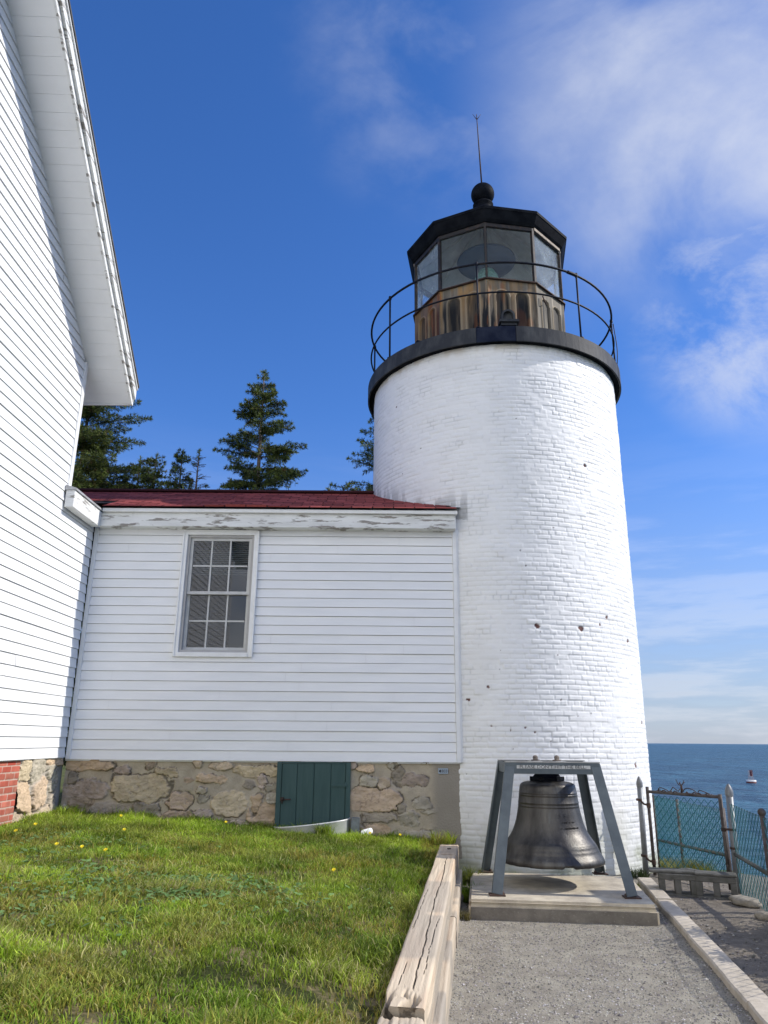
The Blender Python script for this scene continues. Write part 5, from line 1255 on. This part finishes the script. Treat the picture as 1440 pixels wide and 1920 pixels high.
tuft('grass_tuft', 3.25, 10.28, 0.0, 260, 0.11, 0.16, 304, 'dark grass tuft between bell slab and grey hinge post', colr=(0.05, 0.075, 0.025))
tuft('grass_tuft', 3.02, 9.75, 0.0, 160, 0.14, 0.06, 305, 'low green grass patch beside the far kerb piece', lean=1.2)
tuft('grass_tuft', 4.3, 11.6, -0.12, 900, 0.42, 0.22, 306, 'yellow green grass clump beyond the gate at the tower foot', colr=(0.20, 0.20, 0.04))
tuft('grass_tuft', 4.6, 10.9, -0.10, 500, 0.35, 0.14, 307, 'low green grass seen below the gate and behind the blocks', colr=(0.12, 0.17, 0.03))
tuft('grass_tuft', 1.5, 9.98, 0.02, 380, 0.34, 0.10, 308, 'thin weeds behind the concrete slab at the tower base, left', colr=(0.14, 0.19, 0.05))
tuft('grass_tuft', 2.35, 9.98, 0.02, 220, 0.34, 0.07, 309, 'thin weeds behind the concrete slab under the bell lip, right', colr=(0.16, 0.19, 0.06))
tuft('grass_tuft', 0.98, 8.75, 0.02, 420, 0.10, 0.20, 310, 'weedy grass squeezed between the timber and the slab side')
tuft('grass_tuft', 0.80, 7.95, 0.01, 110, 0.06, 0.11, 311, 'dry weed by the near left slab corner', colr=(0.16, 0.14, 0.05))
tuft('grass_tuft', 1.0, 9.5, 0.05, 350, 0.12, 0.24, 312, 'yellow flowering weeds at the far timber end', colr=(0.22, 0.26, 0.05))
tuft('grass_tuft', 0.45, 6.4, 0.0, 60, 0.05, 0.05, 313, 'tiny weed at the timber foot on the gravel', colr=(0.12, 0.13, 0.05))

# dandelions
rd = random.Random(14)
def dandelion(x, y, hgt, label):
    z = float(lawn_z(np.array([x]), np.array([y]))[0]); rt = empty('dandelion', (x, y, z), label, 'dandelion', 'dandelions on the lawn'); top = Vector((x + rd.uniform(-0.02, 0.02), y + rd.uniform(-0.02, 0.0), z + hgt))
    mb = MB(); mb.tube([(x, y, z), (x + (top.x - x) * 0.4, y + (top.y - y) * 0.4, z + hgt * 0.6), top], 0.0022, 5); mb.build('stem', m_stem, rt)
    mb = MB(); ax_ = Vector((rd.uniform(-0.3, 0.3), -0.6, 0.9)).normalized(); Q = ax_.to_track_quat('Z', 'Y')
    for k in range(26):
        a = k * 2.399; r1 = 0.010 + 0.011 * (k / 26); p = Q @ Vector((cos(a) * r1, sin(a) * r1, 0.010 - 0.010 * k / 26)); t = Q @ Vector((-sin(a) * 0.0045, cos(a) * 0.0045, 0)); b = Q @ Vector((cos(a) * 0.002, sin(a) * 0.002, 0.0))
        mb.add([top + b - t * 0.4, top + b + t * 0.4, top + p + t, top + p - t], [(0, 1, 2, 3)])
    mb.lathe([(0.002, -0.008), (0.009, -0.002), (0.012, 0.002)], top, 8); mb.build('petals', m_yellow, rt)
for (x, y, lb) in ((-2.76, 7.48, 'bright dandelion, left of a close pair on the open lawn'), (-2.52, 7.34, 'bright dandelion, right of a close pair on the open lawn'), (-3.72, 8.14, 'dandelion nearest the left edge of the lawn'), (-3.76, 8.68, 'dandelion below the red brick base'),
                   (-3.25, 10.0, 'dandelion close to the stone wall, left part'), (-2.8, 8.75, 'dandelion behind the close pair'), (-3.05, 7.57, 'small dim dandelion left of the close pair'), (-1.96, 10.05, 'dandelion at the wall left of the green door'),
                   (-0.40, 7.15, 'lone dandelion right of centre on the lawn'), (-0.13, 10.12, 'dandelion beside the white cup'), (0.22, 10.2, 'orange dandelion at the foundation near the timber')):
    dandelion(x, y, 0.085, lb)

# ------------------------------------------------------------------ spruces
def spruce(x, y, z0, H, R, seed, label, zvis=6.0, dens=1.0, lean=0.0, crown0=0.1, bare=0.0, name='spruce_tree', gaps=0.2, power=0.8):
    r = np.random.default_rng(seed); rt = empty(name, (x, y, z0), label, 'tree', 'spruce trees behind the passage roof')
    mb = MB(); mb.tube([(x + lean * f, y, z0 + H * f) for f in np.linspace(0, 1, 12)], [0.011 * H * (1 - f) ** 0.8 + 0.012 for f in np.linspace(0, 1, 12)], 8)
    TP = []; TD = []; TS = []; TC = []
    h = crown0 * H
    while h < 0.985 * H:
        f = h / H; nb = int(r.integers(4, 7)) if f < 0.9 else 4
        fine = (z0 + h) > zvis
        for _ in range(nb):
            if r.random() < gaps * (0.3 + 0.9 * (f < 0.85)): continue
            az = r.random() * 6.283; L = (R * (1 - f) ** power * (0.55 + 0.6 * r.random()) + 0.12) * (1.25 if r.random() < 0.12 else 1)
            hh = h + r.uniform(-0.12, 0.12); pit = -0.25 + 0.75 * f + r.uniform(-0.15, 0.15)
            n = max(4, int(L / 0.16)); pts = []
            for k in range(n + 1):
                t = k / n; d = L * t; pts.append(np.array([x + lean * f + cos(az) * d, y + sin(az) * d, z0 + hh + d * math.tan(pit) * (1 - 0.6 * t) + 0.10 * L * t * t * (1 if f < 0.7 else 0.4)]))
            if fine: mb.tube(pts[::2] + ([pts[-1]] if n % 2 else []), [0.007 * L * (1 - q) + 0.007 for q in np.linspace(0, 1, len(pts[::2]) + (n % 2))], 4, cap=False)
            hasn = r.random() > bare
            if not hasn:
                for k in range(1, n):
                    for sg in (-1, 1):
                        if r.random() < 0.7: mb.tube([pts[k], pts[k] + np.array([cos(az + sg * 0.9), sin(az + sg * 0.9), r.uniform(-0.1, 0.5)]) * (0.12 + 0.3 * L * (1 - k / n)) * 0.6], 0.006, 3, cap=False)
                continue
            step = 0.075 if fine else 0.2
            tt = 0.18
            while tt < 1.0:
                k = tt * n; i = min(int(k), n - 1); p = pts[i] + (pts[i + 1] - pts[i]) * (k - i)
                wl_ = (0.13 + 0.34 * L * (1 - tt) * (0.5 + r.random())) * (1 if tt > 0.3 else 0.6)
                for sg in (-1, 1):
                    if r.random() < 0.18: continue
                    a2 = az + sg * (0.75 + 0.4 * r.random()); dv = np.array([cos(a2), sin(a2), r.uniform(-0.30, 0.22)])
                    m = max(1, int(wl_ / (0.10 if fine else 0.25)))
                    tone = r.random()
                    for q in range(m):
                        pp = p + dv * wl_ * (q + r.random() * 0.7) / m; TP.append(pp); TD.append(dv + np.array([0, 0, 0.1])); TS.append((0.115 if fine else 0.26) * (0.7 + 0.7 * r.random())); TC.append(tone)
                tt += step / L * (0.7 + 0.6 * r.random()) / dens
            for q in range(3): TP.append(pts[-1]); TD.append(np.array([cos(az), sin(az), 0.35])); TS.append(0.13); TC.append(0.9)
        h += (0.20 + 0.22 * r.random()) * (1 - 0.45 * f) * (H / 13.0) ** 0.5
    for q in range(10): TP.append(np.array([x + lean, y, z0 + H - 0.05 * q])); TD.append(np.array([0.3 * cos(q * 2.4), 0.3 * sin(q * 2.4), 1.0])); TS.append(0.14); TC.append(0.7)
    mb.build('trunk', m_bark, rt)
    TP, TD, TS, TC = np.array(TP), np.array(TD), np.array(TS), np.array(TC); n = len(TP)
    TD /= np.linalg.norm(TD, axis=1)[:, None]
    V = []; nt = 9                                          # each spray: five needle-like slivers around the twig
    rnd = r.normal(size=(n, nt, 3)); D = TD[:, None] * 0.85 + rnd * 0.5; D /= np.linalg.norm(D, axis=2)[..., None]
    side = np.cross(D, r.normal(size=(n, nt, 3))); side /= np.linalg.norm(side, axis=2)[..., None] + 1e-9
    s = TS[:, None, None]
    A = TP[:, None] - D * 0.15 * s; B = TP[:, None] + D * s * 0.55 + side * s * 0.075; E = TP[:, None] + D * s * (0.9 + 0.4 * r.random((n, nt, 1))); G = TP[:, None] + D * s * 0.55 - side * s * 0.075
    V = np.stack([A, B, E, G], 2).reshape(-1, 3)
    dark = np.array([0.034, 0.056, 0.020]); lite = np.array([0.165, 0.20, 0.042])
    c = dark + (lite - dark) * (TC ** 1.4)[:, None]; c = c * (0.75 + 0.5 * r.random(n))[:, None]
    brn = r.random(n) < 0.05; c[brn] = (0.11, 0.07, 0.035)
    C = np.repeat(c, nt * 4, 0)
    np_mesh('crown', V, np.arange(len(V)).reshape(-1, 4), m_needle, rt, None, C)
    return rt
spruce(-4.72, 26.0, -0.1, 15.5, 5.7, 1003, 'tall full spruce standing alone in the gap between house and tower', zvis=9.6, crown0=0.12, gaps=0.22, power=0.95, dens=1.5)
spruce(-11.6, 26.5, -0.1, 16.8, 4.6, 1011, 'dense dark spruce just right of the house corner', zvis=9.4, crown0=0.1, gaps=0.12, power=0.7, dens=1.35)
spruce(-9.7, 27.5, -0.1, 12.4, 3.4, 1017, 'low bushy spruce right of the dense dark one', zvis=9.6, gaps=0.2, power=0.7)
spruce(-8.75, 26.5, -0.1, 12.15, 2.6, 1021, 'small pointed spruce between the low bushy one and the bare one', zvis=9.6, gaps=0.2)
spruce(-7.62, 26.0, -0.1, 12.1, 1.9, 1023, 'thin young spruce beside the bare twiggy spruce', zvis=9.6, gaps=0.25, bare=0.1)
spruce(-7.05, 26.2, -0.1, 12.25, 2.3, 1029, 'sparse bare spruce with dead twigs left of the tall one', zvis=9.6, gaps=0.25, bare=0.82)
spruce(0.45, 25.0, -0.1, 15.6, 5.0, 1031, 'spruce half hidden behind the left side of the tower', zvis=8.4, gaps=0.2, power=0.9)
spruce(-2.15, 27.5, -0.1, 11.15, 2.6, 1037, 'spruce tip barely above the ridge beside the tower', zvis=9.6, gaps=0.15)

# shrub beyond the fence at the right edge
def shrub(x, y, z, rx, ry, rz, n, seed, label, col0=(0.03, 0.045, 0.018), col1=(0.09, 0.10, 0.03)):
    r = np.random.default_rng(seed); rt = empty('shrub', (x, y, z), label, 'shrub'); mb = MB()
    ends = []
    for k in range(26):
        a = r.random() * 6.28; q = np.array([cos(a) * rx * r.random(), sin(a) * ry * r.random(), rz * (0.4 + 0.6 * r.random())]); mb.tube([(x + 0.1 * cos(a), y + 0.1 * sin(a), z), (x + q[0] * 0.5, y + q[1] * 0.5, z + q[2] * 0.6), (x + q[0], y + q[1], z + q[2])], [0.012, 0.008, 0.004], 5); ends.append(q)
    mb.build('stems', m_bark, rt)
    E = np.array(ends)[r.integers(0, 26, n)] * (0.5 + 0.55 * r.random((n, 1))) + r.normal(size=(n, 3)) * np.array([0.09, 0.09, 0.08]); P = E + np.array([x, y, z]); P[:, 2] = np.maximum(P[:, 2], z + 0.02)
    d = r.normal(size=(n, 3)); d /= np.linalg.norm(d, axis=1)[:, None]; s = np.cross(d, r.normal(size=(n, 3))); s /= np.linalg.norm(s, axis=1)[:, None]; l = 0.014 + 0.02 * r.random((n, 1))
    V = np.stack([P - d * l, P + s * l * 0.5, P + d * l, P - s * l * 0.5], 1).reshape(-1, 3); t = r.random(n)[:, None]; c = np.array(col0) + (np.array(col1) - np.array(col0)) * t
    np_mesh('leaves', V, np.arange(len(V)).reshape(-1, 4), m_needle, rt, None, np.repeat(c, 4, 0))
shrub(4.22, 7.2, 0.0, 0.42, 0.6, 0.88, 15000, 55, 'dark leafy shrub crowding the fence at the right edge')
shrub(4.55, 6.45, -0.05, 0.95, 1.0, 1.02, 38000, 56, 'taller dark shrub behind the fence just outside the right edge')

bd = empty('shadow_board', (6.0, 8.22, -0.9), 'plain grey board on a tall post, added out of view to cast a shadow', 'board')  # unseen board, added to throw the shadow band over kerb and slab
mb = MB(); mb.bb(5.96, 6.04, 8.18, 8.26, -1.3, 2.85); mb.build('post', m_block, bd, bevel=0.006)
mb = MB(); mb.bb(5.925, 5.958, 7.84, 8.52, 2.20, 2.88); mb.build('panel', m_block, bd, bevel=0.006)

# ------------------------------------------------------------------ buoy
bx, by = 134.6, 286.0
bu = empty('buoy', (bx, by, SEA_Z), 'red and white bell buoy floating on the blue sea', 'buoy')
mb = MB(); mb.lathe([(0.3, -0.6), (1.7, -0.5), (1.75, 0.55), (1.6, 0.62)], (bx, by, SEA_Z), 24, mi=0); mb.build('float', M('buoy_dark_red', (0.13, 0.03, 0.03), 0.5), bu)
mb = MB(); mb.lathe([(1.76, 0.56), (1.76, 1.0), (1.6, 1.05), (0.05, 1.1)], (bx, by, SEA_Z), 24); mb.build('deck', M('buoy_white', (0.7, 0.68, 0.64), 0.5), bu)
mb = MB()
for k in range(4):
    a = pi / 4 + k * pi / 2; mb.tube([(bx + 0.95 * cos(a), by + 0.95 * sin(a), SEA_Z + 1.0), (bx + 0.55 * cos(a), by + 0.55 * sin(a), SEA_Z + 4.3)], 0.07, 6)
for z in (2.4, 4.2): mb.tube([(bx + 0.7 * cos(k * pi / 8), by + 0.7 * sin(k * pi / 8), SEA_Z + z) for k in range(16)], 0.05, 6, closed=True)
mb.build('cage', M('buoy_cage', (0.45, 0.35, 0.33), 0.5), bu)
mb = MB(); mb.bb(bx - 0.05, bx + 0.75, by - 0.5, by + 0.3, SEA_Z + 2.4, SEA_Z + 4.5); mb.build('daymark', M('buoy_maroon', (0.10, 0.02, 0.03), 0.6), bu, bevel=0.05)
